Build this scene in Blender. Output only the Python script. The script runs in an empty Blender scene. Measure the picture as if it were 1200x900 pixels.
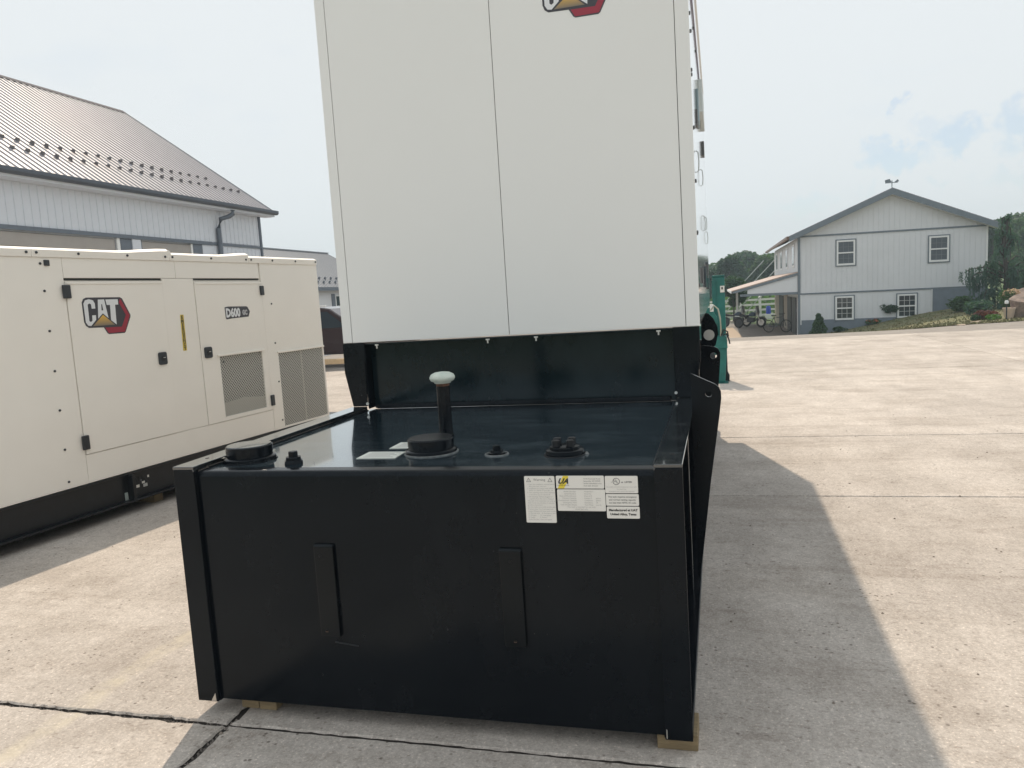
import bpy, bmesh, math, random
from math import radians as rad, pi, sin, cos
from mathutils import Vector, Matrix
random.seed(7)
scene = bpy.context.scene
col = scene.collection

# ------------------------------------------------------------------ camera, sky, sun, exposure
CAM = Vector((2.1348, -2.603, 1.6322))
FPX, PITCH, ROLL, YAW = 911.29, 0.10982, -0.06330, -0.26460
cp, sp, cy, sy, cr, sr = cos(PITCH), sin(PITCH), cos(YAW), sin(YAW), cos(ROLL), sin(ROLL)
fwd = Vector((sy * cp, cy * cp, -sp)); rgt = Vector((cy, -sy, 0)); upv = rgt.cross(fwd)
r2 = rgt * cr + upv * sr; u2 = upv * cr - rgt * sr
cd = bpy.data.cameras.new('camera'); cam = bpy.data.objects.new('camera', cd); col.objects.link(cam)
cam.matrix_world = Matrix(((r2.x, u2.x, -fwd.x, CAM.x), (r2.y, u2.y, -fwd.y, CAM.y), (r2.z, u2.z, -fwd.z, CAM.z), (0, 0, 0, 1)))
cd.sensor_width = 36; cd.sensor_fit = 'HORIZONTAL'; cd.lens = FPX / 1200 * 36
cd.clip_start = 0.05; cd.clip_end = 4000
scene.camera = cam

SUN = Vector((-0.205, 0.72, 1.0)).normalized()
elev = math.asin(SUN.z); azim = math.atan2(SUN.x, SUN.y)
world = bpy.data.worlds.new('World'); scene.world = world; world.use_nodes = True
wn = world.node_tree; W = wn.nodes; WL = wn.links
bg = W['Background']; bg.inputs[1].default_value = 0.1
sky = W.new('ShaderNodeTexSky'); sky.sky_type = 'NISHITA'; sky.sun_disc = False
sky.sun_elevation = elev; sky.sun_rotation = azim; sky.dust_density = 0.6; sky.air_density = 1.0; sky.ozone_density = 1.0
tc = W.new('ShaderNodeTexCoord')
mp = W.new('ShaderNodeMapping'); mp.inputs['Scale'].default_value = (3.2, 3.2, 8.5); mp.inputs['Location'].default_value = (0.35, 1.2, 0.3)
nz = W.new('ShaderNodeTexNoise'); nz.inputs['Scale'].default_value = 1.6; nz.inputs['Detail'].default_value = 6; nz.inputs['Roughness'].default_value = 0.5
rp = W.new('ShaderNodeValToRGB'); rp.color_ramp.elements[0].position = 0.60; rp.color_ramp.elements[1].position = 0.74
rp.color_ramp.elements[0].color = (0.97, 0.97, 0.97, 1); rp.color_ramp.elements[1].color = (0.90, 0.90, 0.90, 1)
mx = W.new('ShaderNodeMixRGB'); mx.inputs[2].default_value = (7.75, 8.08, 8.22, 1)
WL.new(tc.outputs['Generated'], mp.inputs[0]); WL.new(mp.outputs[0], nz.inputs['Vector']); WL.new(nz.outputs['Fac'], rp.inputs[0])
acc = None
for (u_, v_, ru, rv, st) in ((1050, 184, 44, 17, 1.0), (1028, 175, 16, 20, 0.8), (1122, 160, 36, 20, 1.0), (1090, 148, 26, 14, 0.45), (1197, 145, 26, 32, 0.9), (940, 244, 42, 16, 0.7), (1051, 122, 10, 14, 0.7), (1096, 211, 16, 6, 0.5), (1022, 222, 12, 9, 0.4), (1185, 205, 40, 12, 0.5)):
    d_ = (fwd + r2 * ((u_ - 600) / FPX) + u2 * (-(v_ - 450) / FPX)).normalized()
    sb_ = W.new('ShaderNodeVectorMath'); sb_.operation = 'SUBTRACT'; sb_.inputs[1].default_value = d_
    wob = W.new('ShaderNodeMixRGB'); wob.blend_type = 'LINEAR_LIGHT'; wob.inputs[0].default_value = 0.030
    if acc is None:
        nw = W.new('ShaderNodeTexNoise'); nw.inputs['Scale'].default_value = 55; nw.inputs['Detail'].default_value = 5; WL.new(tc.outputs['Generated'], nw.inputs['Vector'])
    WL.new(tc.outputs['Generated'], wob.inputs[1]); WL.new(nw.outputs['Color'], wob.inputs[2]); WL.new(wob.outputs[0], sb_.inputs[0])
    ml_ = W.new('ShaderNodeVectorMath'); ml_.operation = 'MULTIPLY'; ml_.inputs[1].default_value = (FPX / ru, FPX / ru, FPX / rv); WL.new(sb_.outputs[0], ml_.inputs[0])
    ln_ = W.new('ShaderNodeVectorMath'); ln_.operation = 'LENGTH'; WL.new(ml_.outputs[0], ln_.inputs[0])
    mr_ = W.new('ShaderNodeMapRange'); mr_.interpolation_type = 'SMOOTHSTEP'; mr_.inputs['From Min'].default_value = 0.35; mr_.inputs['From Max'].default_value = 1.0; mr_.inputs['To Min'].default_value = 0.50 * st; mr_.inputs['To Max'].default_value = 0
    WL.new(ln_.outputs['Value'], mr_.inputs[0])
    if acc is None: acc = mr_.outputs[0]
    else:
        mm_ = W.new('ShaderNodeMath'); mm_.operation = 'MAXIMUM'; WL.new(acc, mm_.inputs[0]); WL.new(mr_.outputs[0], mm_.inputs[1]); acc = mm_.outputs[0]
sbf = W.new('ShaderNodeMath'); sbf.operation = 'SUBTRACT'; WL.new(rp.outputs[0], sbf.inputs[0]); WL.new(acc, sbf.inputs[1])
WL.new(sbf.outputs[0], mx.inputs[0]); WL.new(sky.outputs[0], mx.inputs[1]); WL.new(mx.outputs[0], bg.inputs[0])
sl = bpy.data.lights.new('sun', 'SUN'); sl.energy = 3.1; sl.angle = rad(0.6); sl.color = (1.0, 0.845, 0.67)
so = bpy.data.objects.new('sun', sl); col.objects.link(so); so.rotation_euler = SUN.to_track_quat('Z', 'Y').to_euler(); so.location = (-10, 30, 60)
scene.view_settings.view_transform = 'Standard'; scene.view_settings.look = 'None'; scene.view_settings.gamma = 1
scene.view_settings.exposure = 0.18

# ------------------------------------------------------------------ materials
def lin(c):
    return tuple(((v / 255) / 12.92 if v / 255 <= 0.04045 else ((v / 255 + 0.055) / 1.055) ** 2.4) for v in c)
MATS = {}
def mat(name, c, rough=0.5, metal=0.0, var=0.0, scale=6.0, bump=0.0, bscale=60.0, coat=0.0, c2=None, spec=0.5, stretch=None):
    m = bpy.data.materials.new(name); m.use_nodes = True; nt = m.node_tree; N = nt.nodes; L = nt.links
    b = N['Principled BSDF']
    b.inputs['Base Color'].default_value = (*c, 1); b.inputs['Roughness'].default_value = rough; b.inputs['Metallic'].default_value = metal
    b.inputs['Coat Weight'].default_value = coat; b.inputs['Coat Roughness'].default_value = 0.06; b.inputs['Specular IOR Level'].default_value = spec
    t = N.new('ShaderNodeTexCoord'); mpn = N.new('ShaderNodeMapping'); L.new(t.outputs['Object'], mpn.inputs[0])
    if stretch: mpn.inputs['Scale'].default_value = stretch
    if var or c2:
        n = N.new('ShaderNodeTexNoise'); n.inputs['Scale'].default_value = scale; n.inputs['Detail'].default_value = 6; n.inputs['Roughness'].default_value = 0.65
        L.new(mpn.outputs[0], n.inputs['Vector'])
        r = N.new('ShaderNodeValToRGB'); r.color_ramp.elements[0].position = 0.3; r.color_ramp.elements[1].position = 0.7
        d = c2 if c2 else tuple(v * (1 - var) for v in c); e = c if c2 else tuple(v * (1 + var) for v in c)
        r.color_ramp.elements[0].color = (*d, 1); r.color_ramp.elements[1].color = (*e, 1)
        L.new(n.outputs['Fac'], r.inputs[0]); L.new(r.outputs[0], b.inputs['Base Color'])
        mr = N.new('ShaderNodeMapRange'); mr.inputs['To Min'].default_value = max(0.02, rough - 0.06); mr.inputs['To Max'].default_value = min(1, rough + 0.08)
        L.new(n.outputs['Fac'], mr.inputs[0]); L.new(mr.outputs[0], b.inputs['Roughness'])
    if bump:
        n2 = N.new('ShaderNodeTexNoise'); n2.inputs['Scale'].default_value = bscale; n2.inputs['Detail'].default_value = 3
        L.new(mpn.outputs[0], n2.inputs['Vector'])
        bp = N.new('ShaderNodeBump'); bp.inputs['Strength'].default_value = bump; bp.inputs['Distance'].default_value = 0.01
        L.new(n2.outputs['Fac'], bp.inputs['Height']); L.new(bp.outputs[0], b.inputs['Normal'])
    MATS[name] = m
    return m

def black_paint(name, c, rough, dust, spec=0.2, coat=0.0, dtint=(1, 0.98, 0.95)):
    # gloss black paint with streaky dust and fine scratches
    m = bpy.data.materials.new(name); m.use_nodes = True; nt = m.node_tree; N = nt.nodes; L = nt.links
    b = N['Principled BSDF']; b.inputs['Specular IOR Level'].default_value = spec; b.inputs['Coat Weight'].default_value = coat; b.inputs['Coat Roughness'].default_value = 0.07; b.inputs['Specular Tint'].default_value = (0.84, 0.94, 1.0, 1); b.inputs['Coat Tint'].default_value = (0.9, 0.97, 1.0, 1)
    t = N.new('ShaderNodeTexCoord')
    n = N.new('ShaderNodeTexNoise'); n.inputs['Scale'].default_value = 3.0; n.inputs['Detail'].default_value = 8; n.inputs['Roughness'].default_value = 0.7
    mpn = N.new('ShaderNodeMapping'); mpn.inputs['Scale'].default_value = (1, 2.5, 0.6); L.new(t.outputs['Object'], mpn.inputs[0]); L.new(mpn.outputs[0], n.inputs['Vector'])
    r = N.new('ShaderNodeValToRGB'); r.color_ramp.elements[0].position = 0.45; r.color_ramp.elements[1].position = 0.8
    r.color_ramp.elements[0].color = (*c, 1); r.color_ramp.elements[1].color = (c[0] + dust * dtint[0], c[1] + dust * dtint[1], c[2] + dust * dtint[2], 1)
    L.new(n.outputs['Fac'], r.inputs[0])
    v = N.new('ShaderNodeTexNoise'); v.inputs['Scale'].default_value = 55; v.inputs['Detail'].default_value = 2; L.new(t.outputs['Object'], v.inputs['Vector'])
    r3 = N.new('ShaderNodeValToRGB'); r3.color_ramp.elements[0].position = 0.74; r3.color_ramp.elements[1].position = 0.8
    r3.color_ramp.elements[0].color = (0, 0, 0, 1); r3.color_ramp.elements[1].color = (0.5, 0.5, 0.5, 1)
    L.new(v.outputs['Fac'], r3.inputs[0])
    mixc = N.new('ShaderNodeMixRGB'); mixc.inputs[2].default_value = (0.09, 0.09, 0.085, 1); L.new(r3.outputs[0], mixc.inputs[0]); L.new(r.outputs[0], mixc.inputs[1])
    L.new(mixc.outputs[0], b.inputs['Base Color'])
    mr = N.new('ShaderNodeMapRange'); mr.inputs['From Min'].default_value = 0.3; mr.inputs['From Max'].default_value = 0.75
    mr.inputs['To Min'].default_value = rough; mr.inputs['To Max'].default_value = rough + 0.12
    L.new(n.outputs['Fac'], mr.inputs[0]); L.new(mr.outputs[0], b.inputs['Roughness'])
    n2 = N.new('ShaderNodeTexNoise'); n2.inputs['Scale'].default_value = 1.3; n2.inputs['Detail'].default_value = 1; L.new(t.outputs['Object'], n2.inputs['Vector'])
    n3 = N.new('ShaderNodeTexNoise'); n3.inputs['Scale'].default_value = 260; L.new(t.outputs['Object'], n3.inputs['Vector'])
    bp = N.new('ShaderNodeBump'); bp.inputs['Strength'].default_value = 0.10; bp.inputs['Distance'].default_value = 0.05; L.new(n2.outputs['Fac'], bp.inputs['Height'])
    b2 = N.new('ShaderNodeBump'); b2.inputs['Strength'].default_value = 0.05; b2.inputs['Distance'].default_value = 0.002; L.new(n3.outputs['Fac'], b2.inputs['Height']); L.new(bp.outputs[0], b2.inputs['Normal'])
    L.new(b2.outputs[0], b.inputs['Normal'])
    return m

def concrete(name, c, c2, paint=False):  # paint: puts the pale band of light from the tank side into base colour
    m = bpy.data.materials.new(name); m.use_nodes = True; nt = m.node_tree; N = nt.nodes; L = nt.links
    b = N['Principled BSDF']; b.inputs['Roughness'].default_value = 0.85; b.inputs['Specular IOR Level'].default_value = 0.3
    g = N.new('ShaderNodeNewGeometry')
    def noise(s, d, ro=0.6, sc=None):
        n = N.new('ShaderNodeTexNoise'); n.inputs['Scale'].default_value = s; n.inputs['Detail'].default_value = d; n.inputs['Roughness'].default_value = ro
        if sc:
            q = N.new('ShaderNodeMapping'); q.inputs['Scale'].default_value = sc; q.inputs['Rotation'].default_value = (0, 0, 0.25); L.new(g.outputs['Position'], q.inputs[0]); L.new(q.outputs[0], n.inputs['Vector'])
        else: L.new(g.outputs['Position'], n.inputs['Vector'])
        return n
    def ramp(n, p0, p1, a, e):
        r = N.new('ShaderNodeValToRGB'); r.color_ramp.elements[0].position = p0; r.color_ramp.elements[1].position = p1
        r.color_ramp.elements[0].color = (*a, 1); r.color_ramp.elements[1].color = (*e, 1); L.new(n, r.inputs[0]); return r
    def mul(a, bb, f=1.0, mode='MULTIPLY'):
        x = N.new('ShaderNodeMixRGB'); x.blend_type = mode; x.inputs[0].default_value = f; L.new(a, x.inputs[1]); L.new(bb, x.inputs[2]); return x.outputs[0]
    big = ramp(noise(0.45, 6, 0.65).outputs['Fac'], 0.33, 0.68, c2, c)
    med = ramp(noise(2.2, 8, 0.72, (1.0, 0.45, 1)).outputs['Fac'], 0.34, 0.66, (0.83, 0.815, 0.80), (1.08, 1.075, 1.07))
    fine = ramp(noise(75, 5, 0.8).outputs['Fac'], 0.38, 0.62, (0.81, 0.803, 0.797), (1.15, 1.15, 1.15))
    streak = ramp(noise(1.1, 7, 0.7, (0.35, 3.2, 1)).outputs['Fac'], 0.54, 0.66, (1, 1, 1), (0.86, 0.845, 0.83))
    grain = ramp(noise(26, 4, 0.7, (1, 0.7, 1)).outputs['Fac'], 0.34, 0.66, (0.87, 0.862, 0.855), (1.09, 1.09, 1.09))
    fleck = ramp(noise(85, 1, 0.5).outputs['Fac'], 0.62, 0.72, (1, 1, 1), (1.4, 1.38, 1.36))
    dk = ramp(noise(33, 3, 0.6, (0.8, 1.3, 1)).outputs['Fac'], 0.60, 0.70, (1, 1, 1), (0.70, 0.68, 0.665))
    oi = N.new('ShaderNodeObjectInfo'); sl_ = ramp(oi.outputs['Random'], 0.0, 1.0, (0.93, 0.925, 0.92), (1.04, 1.04, 1.04))
    blot = ramp(noise(0.9, 5, 0.6, (1, 1.8, 1)).outputs['Fac'], 0.50, 0.66, (1, 1, 1), (0.84, 0.825, 0.81))
    o = mul(big.outputs[0], med.outputs[0]); o = mul(o, fine.outputs[0]); o = mul(o, grain.outputs[0]); o = mul(o, fleck.outputs[0]); o = mul(o, dk.outputs[0]); o = mul(o, sl_.outputs[0]); o = mul(o, blot.outputs[0]); o = mul(o, streak.outputs[0])
    # dark oily spots and scuffs
    spot = ramp(noise(5, 6, 0.75, (0.8, 1.2, 1)).outputs['Fac'], 0.57, 0.72, (1, 1, 1), (0.76, 0.735, 0.715)); o = mul(o, spot.outputs[0])
    pit = N.new('ShaderNodeTexVoronoi'); pit.inputs['Scale'].default_value = 22; pit.inputs['Randomness'].default_value = 1; L.new(g.outputs['Position'], pit.inputs['Vector'])
    sel = noise(3.3, 2); 
    pr = ramp(pit.outputs['Distance'], 0.10, 0.20, (0.42, 0.40, 0.385), (1, 1, 1))
    ps = ramp(sel.outputs['Fac'], 0.48, 0.60, (0, 0, 0), (1, 1, 1))
    x = N.new('ShaderNodeMixRGB'); x.blend_type = 'MULTIPLY'; L.new(ps.outputs[0], x.inputs[0]); L.new(o, x.inputs[1]); L.new(pr.outputs[0], x.inputs[2]); o = x.outputs[0]
    if paint:  # pale band: light thrown down by the tank side, put into base colour
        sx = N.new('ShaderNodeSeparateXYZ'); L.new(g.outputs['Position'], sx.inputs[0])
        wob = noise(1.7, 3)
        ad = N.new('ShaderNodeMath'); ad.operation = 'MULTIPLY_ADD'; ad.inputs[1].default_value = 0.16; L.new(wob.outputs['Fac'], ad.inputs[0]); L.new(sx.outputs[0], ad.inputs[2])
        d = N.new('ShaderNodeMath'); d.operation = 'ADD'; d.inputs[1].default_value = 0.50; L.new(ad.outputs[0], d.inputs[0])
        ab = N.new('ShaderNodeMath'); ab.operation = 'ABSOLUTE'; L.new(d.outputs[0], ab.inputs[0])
        caustic_band = N.new('ShaderNodeMapRange'); caustic_band.inputs['From Min'].default_value = 0.03; caustic_band.inputs['From Max'].default_value = 0.075; caustic_band.inputs['To Min'].default_value = 0.55; caustic_band.inputs['To Max'].default_value = 0
        L.new(ab.outputs[0], caustic_band.inputs[0])
        band_breakup = ramp(noise(9, 5, 0.7).outputs['Fac'], 0.35, 0.62, (0, 0, 0), (1, 1, 1))
        mm = N.new('ShaderNodeMath'); mm.operation = 'MULTIPLY'; L.new(caustic_band.outputs[0], mm.inputs[0]); L.new(band_breakup.outputs[0], mm.inputs[1])
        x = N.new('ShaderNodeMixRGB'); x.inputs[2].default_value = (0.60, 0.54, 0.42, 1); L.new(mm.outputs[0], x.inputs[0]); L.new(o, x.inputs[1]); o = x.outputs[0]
    L.new(o, b.inputs['Base Color'])
    bp = N.new('ShaderNodeBump'); bp.inputs['Strength'].default_value = 0.35; bp.inputs['Distance'].default_value = 0.006
    L.new(fine.outputs[0], bp.inputs['Height'])
    b2 = N.new('ShaderNodeBump'); b2.inputs['Strength'].default_value = 0.4; b2.inputs['Distance'].default_value = 0.03; L.new(med.outputs[0], b2.inputs['Height']); L.new(bp.outputs[0], b2.inputs['Normal'])
    L.new(b2.outputs[0], b.inputs['Normal'])
    return m

def leafmat(name, c, c2):
    m = mat(name, c, 0.6, c2=c2, scale=1.4)
    nt = m.node_tree; b = nt.nodes['Principled BSDF']
    tr = nt.nodes.new('ShaderNodeBsdfTranslucent'); ms = nt.nodes.new('ShaderNodeMixShader'); ms.inputs[0].default_value = 0.3
    tr.inputs[0].default_value = (c[0] * 1.6, c[1] * 1.8, c[2] * 0.9, 1)
    nt.links.new(b.outputs[0], ms.inputs[1]); nt.links.new(tr.outputs[0], ms.inputs[2]); nt.links.new(ms.outputs[0], nt.nodes['Material Output'].inputs[0])
    return m

BLK = black_paint('black gloss paint', (0.0025, 0.004, 0.0065), 0.13, 0.004)
BLKT = black_paint('black gloss paint, dusty top', (0.012, 0.021, 0.028), 0.09, 0.085, 0.5, 1.0, (0.88, 1.0, 1.06))
BRK = black_paint('black bracket paint', (0.003, 0.004, 0.0055), 0.16, 0.004, 0.24)
BLKP = black_paint('black gloss paint, panel', (0.003, 0.009, 0.012), 0.09, 0.008, 0.32, 0.0, (0.6, 1.0, 1.1))  # teal tint in the colour stands in for a reflection on the panel
BLKF = black_paint('black gloss paint, flange', (0.012, 0.013, 0.014), 0.05, 0.085, 0.5, 1.0)
for m_ in (BLKF, BLKT):
    m_.node_tree.nodes['Principled BSDF'].inputs['Coat IOR'].default_value = 1.9 if m_ is BLKF else 1.6
    m_.node_tree.nodes['Principled BSDF'].inputs['Coat Roughness'].default_value = 0.04
BLKM = mat('black satin paint', (0.008, 0.010, 0.013), 0.32, var=0.3, scale=9, spec=0.35)
RUB = mat('black rubber', (0.02, 0.02, 0.021), 0.7, var=0.3)
WHT = mat('white enclosure paint', (0.78, 0.79, 0.775), 0.32, var=0.012, scale=0.9, spec=0.4, bump=0.12, bscale=1.1)
WHTS = mat('glossy white side paint', (0.80, 0.81, 0.80), 0.12, var=0.01, scale=0.9, coat=1.0)
CRM = mat('cream generator paint', (0.86, 0.828, 0.765), 0.38, var=0.025, scale=2.0, bump=0.02, bscale=200)
DKG = mat('dark grey plastic', (0.025, 0.03, 0.036), 0.4)
GBOLT = mat('dull grey bolt', (0.10, 0.105, 0.11), 0.5)
CHR = mat('zinc plated steel', (0.6, 0.6, 0.58), 0.35, 1.0)
HOLE = mat('dark hole', (0.004, 0.004, 0.004), 0.9)
BRASSY = mat('brown lacquered hole edge', (0.10, 0.06, 0.04), 0.5)
WELD = mat('chalky weld residue', (0.16, 0.17, 0.17), 0.7, var=0.4, scale=60)
CAPW = mat('oxidised white vent cap', (0.62, 0.66, 0.60), 0.55, c2=(0.44, 0.52, 0.47), scale=30)
RUST = mat('rusty pipe neck', (0.10, 0.045, 0.025), 0.8, var=0.4, scale=40)
PAPER = mat('white sticker', (0.72, 0.71, 0.67), 0.45)
PAPERG = mat('pale sticker', (0.74, 0.76, 0.70), 0.35)
INK = mat('grey print', (0.16, 0.16, 0.16), 0.6)
INKL = mat('pale grey print', (0.36, 0.36, 0.35), 0.6)
INKB = mat('black print', (0.02, 0.02, 0.02), 0.5)
YEL = mat('yellow print', (0.72, 0.58, 0.05), 0.5)
LYEL = mat('yellow sticker', (0.62, 0.47, 0.06), 0.45)
LGREY = mat('logo charcoal', (0.045, 0.045, 0.055), 0.35)
LRED = mat('logo red', (0.30, 0.022, 0.045), 0.35)
LWHT = mat('logo silver white', (0.72, 0.74, 0.76), 0.35)
def gradmat(name, z0, z1, a, b_):
    m = mat(name, a, 0.35); nt = m.node_tree; N = nt.nodes; L = nt.links
    t = N.new('ShaderNodeTexCoord'); s = N.new('ShaderNodeSeparateXYZ'); L.new(t.outputs['Generated'], s.inputs[0])
    r = N.new('ShaderNodeValToRGB'); r.color_ramp.elements[0].color = (*a, 1); r.color_ramp.elements[1].color = (*b_, 1)
    L.new(s.outputs[2], r.inputs[0]); L.new(r.outputs[0], N['Principled BSDF'].inputs['Base Color']); return m
LYG = gradmat('logo gold print', 0, 1, (0.20, 0.17, 0.13), (0.75, 0.45, 0.06))
WOOD = mat('pale timber', (0.24, 0.18, 0.10), 0.8, var=0.25, scale=8, stretch=(1, 8, 8), bump=0.3, bscale=30)
TAN = mat('tan timber deck', (0.62, 0.46, 0.28), 0.8, var=0.15, scale=6)
TEAL = mat('teal machine paint', (0.012, 0.14, 0.125), 0.4, var=0.25, scale=5)
TEALD = mat('dark teal paint', (0.008, 0.11, 0.10), 0.45, var=0.25, scale=5)
HOSE = mat('pale hose', (0.35, 0.37, 0.30), 0.6)
SIDE = mat('barn siding', (0.62, 0.66, 0.72), 0.45, var=0.04, scale=1.2)
ROOFM = mat('barn metal roof', (0.36, 0.348, 0.37), 0.34, 0.12, var=0.08, scale=1.4)
ROOF2 = mat('grey metal roof', (0.235, 0.25, 0.275), 0.45, 0.15, var=0.06, scale=2)
TRIM = mat('slate trim', (0.12, 0.145, 0.18), 0.45, var=0.1)
OHD = mat('overhead door taupe', (0.34, 0.32, 0.30), 0.5, var=0.05)
HSID = mat('house siding', (0.655, 0.68, 0.705), 0.5, var=0.04, scale=0.8)
HTRIM = mat('house slate trim', (0.15, 0.185, 0.215), 0.5, var=0.1)
FND = mat('painted grey foundation', (0.16, 0.195, 0.235), 0.7, var=0.12, scale=3)
WTRIM = mat('white vinyl', (0.75, 0.77, 0.77), 0.4)
GLASS = mat('window glass', (0.03, 0.045, 0.055), 0.06, spec=0.8)
SHUT = mat('window blind', (0.09, 0.11, 0.13), 0.5)
PROOF = mat('porch metal roof', (0.40, 0.31, 0.27), 0.45, 0.15, var=0.06, scale=3)
DOORD = mat('dark door', (0.03, 0.032, 0.035), 0.5)
BEIGE = mat('beige panel', (0.45, 0.40, 0.33), 0.6)
CAR = mat('dark maroon car paint', (0.035, 0.018, 0.022), 0.18, coat=0.6)
CARG = mat('dark car glass', (0.02, 0.035, 0.05), 0.05, spec=0.8)
BARK = mat('bark', (0.06, 0.055, 0.05), 0.9, var=0.3, scale=12, bump=0.5, bscale=25)
LEAFA = leafmat('dark green foliage', (0.040, 0.088, 0.048), (0.022, 0.055, 0.038))
LEAFB = leafmat('mid green foliage', (0.065, 0.125, 0.055), (0.035, 0.075, 0.040))
LEAFC = leafmat('blue green needles', (0.07, 0.135, 0.115), (0.032, 0.075, 0.066))
LEAFR = leafmat('maroon foliage', (0.13, 0.045, 0.045), (0.06, 0.03, 0.03))
LEAFG = leafmat('bright green foliage', (0.09, 0.19, 0.05), (0.05, 0.11, 0.03))
FLOW = mat('pink and cream blossom', (0.55, 0.30, 0.22), 0.7, c2=(0.55, 0.48, 0.25), scale=8)
FLOWR = mat('orange red blossom', (0.50, 0.13, 0.07), 0.7, var=0.3)
ROCK = mat('sandstone rock', (0.36, 0.28, 0.23), 0.9, c2=(0.12, 0.095, 0.085), scale=5, bump=1.0, bscale=9)
GRASS = mat('short lawn', (0.105, 0.125, 0.048), 0.9, c2=(0.21, 0.18, 0.10), scale=1.1, bump=0.6, bscale=40)
FIELD = mat('green field', (0.085, 0.14, 0.05), 0.9, c2=(0.06, 0.10, 0.04), scale=0.15)
ASPH = mat('weathered asphalt', (0.27, 0.245, 0.22), 0.9, var=0.2, scale=2, bump=0.4, bscale=80)
DIRT = mat('gravelly earth', (0.20, 0.17, 0.14), 0.95, var=0.25, scale=4)
SUNSTONE = mat('pale stone and painted sunlit strip', (0.46, 0.37, 0.28), 0.85, var=0.08, scale=4)  # pale stones, and sunlight put into the strip's colour
FEN = mat('white vinyl fence', (0.70, 0.70, 0.66), 0.5)
BLUE = mat('blue plastic', (0.02, 0.06, 0.45), 0.4)
GALV = mat('galvanised tube', (0.45, 0.48, 0.48), 0.4, 0.3)
CONC = concrete('yard concrete', (0.585, 0.543, 0.50), (0.46, 0.425, 0.392), True)

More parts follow.
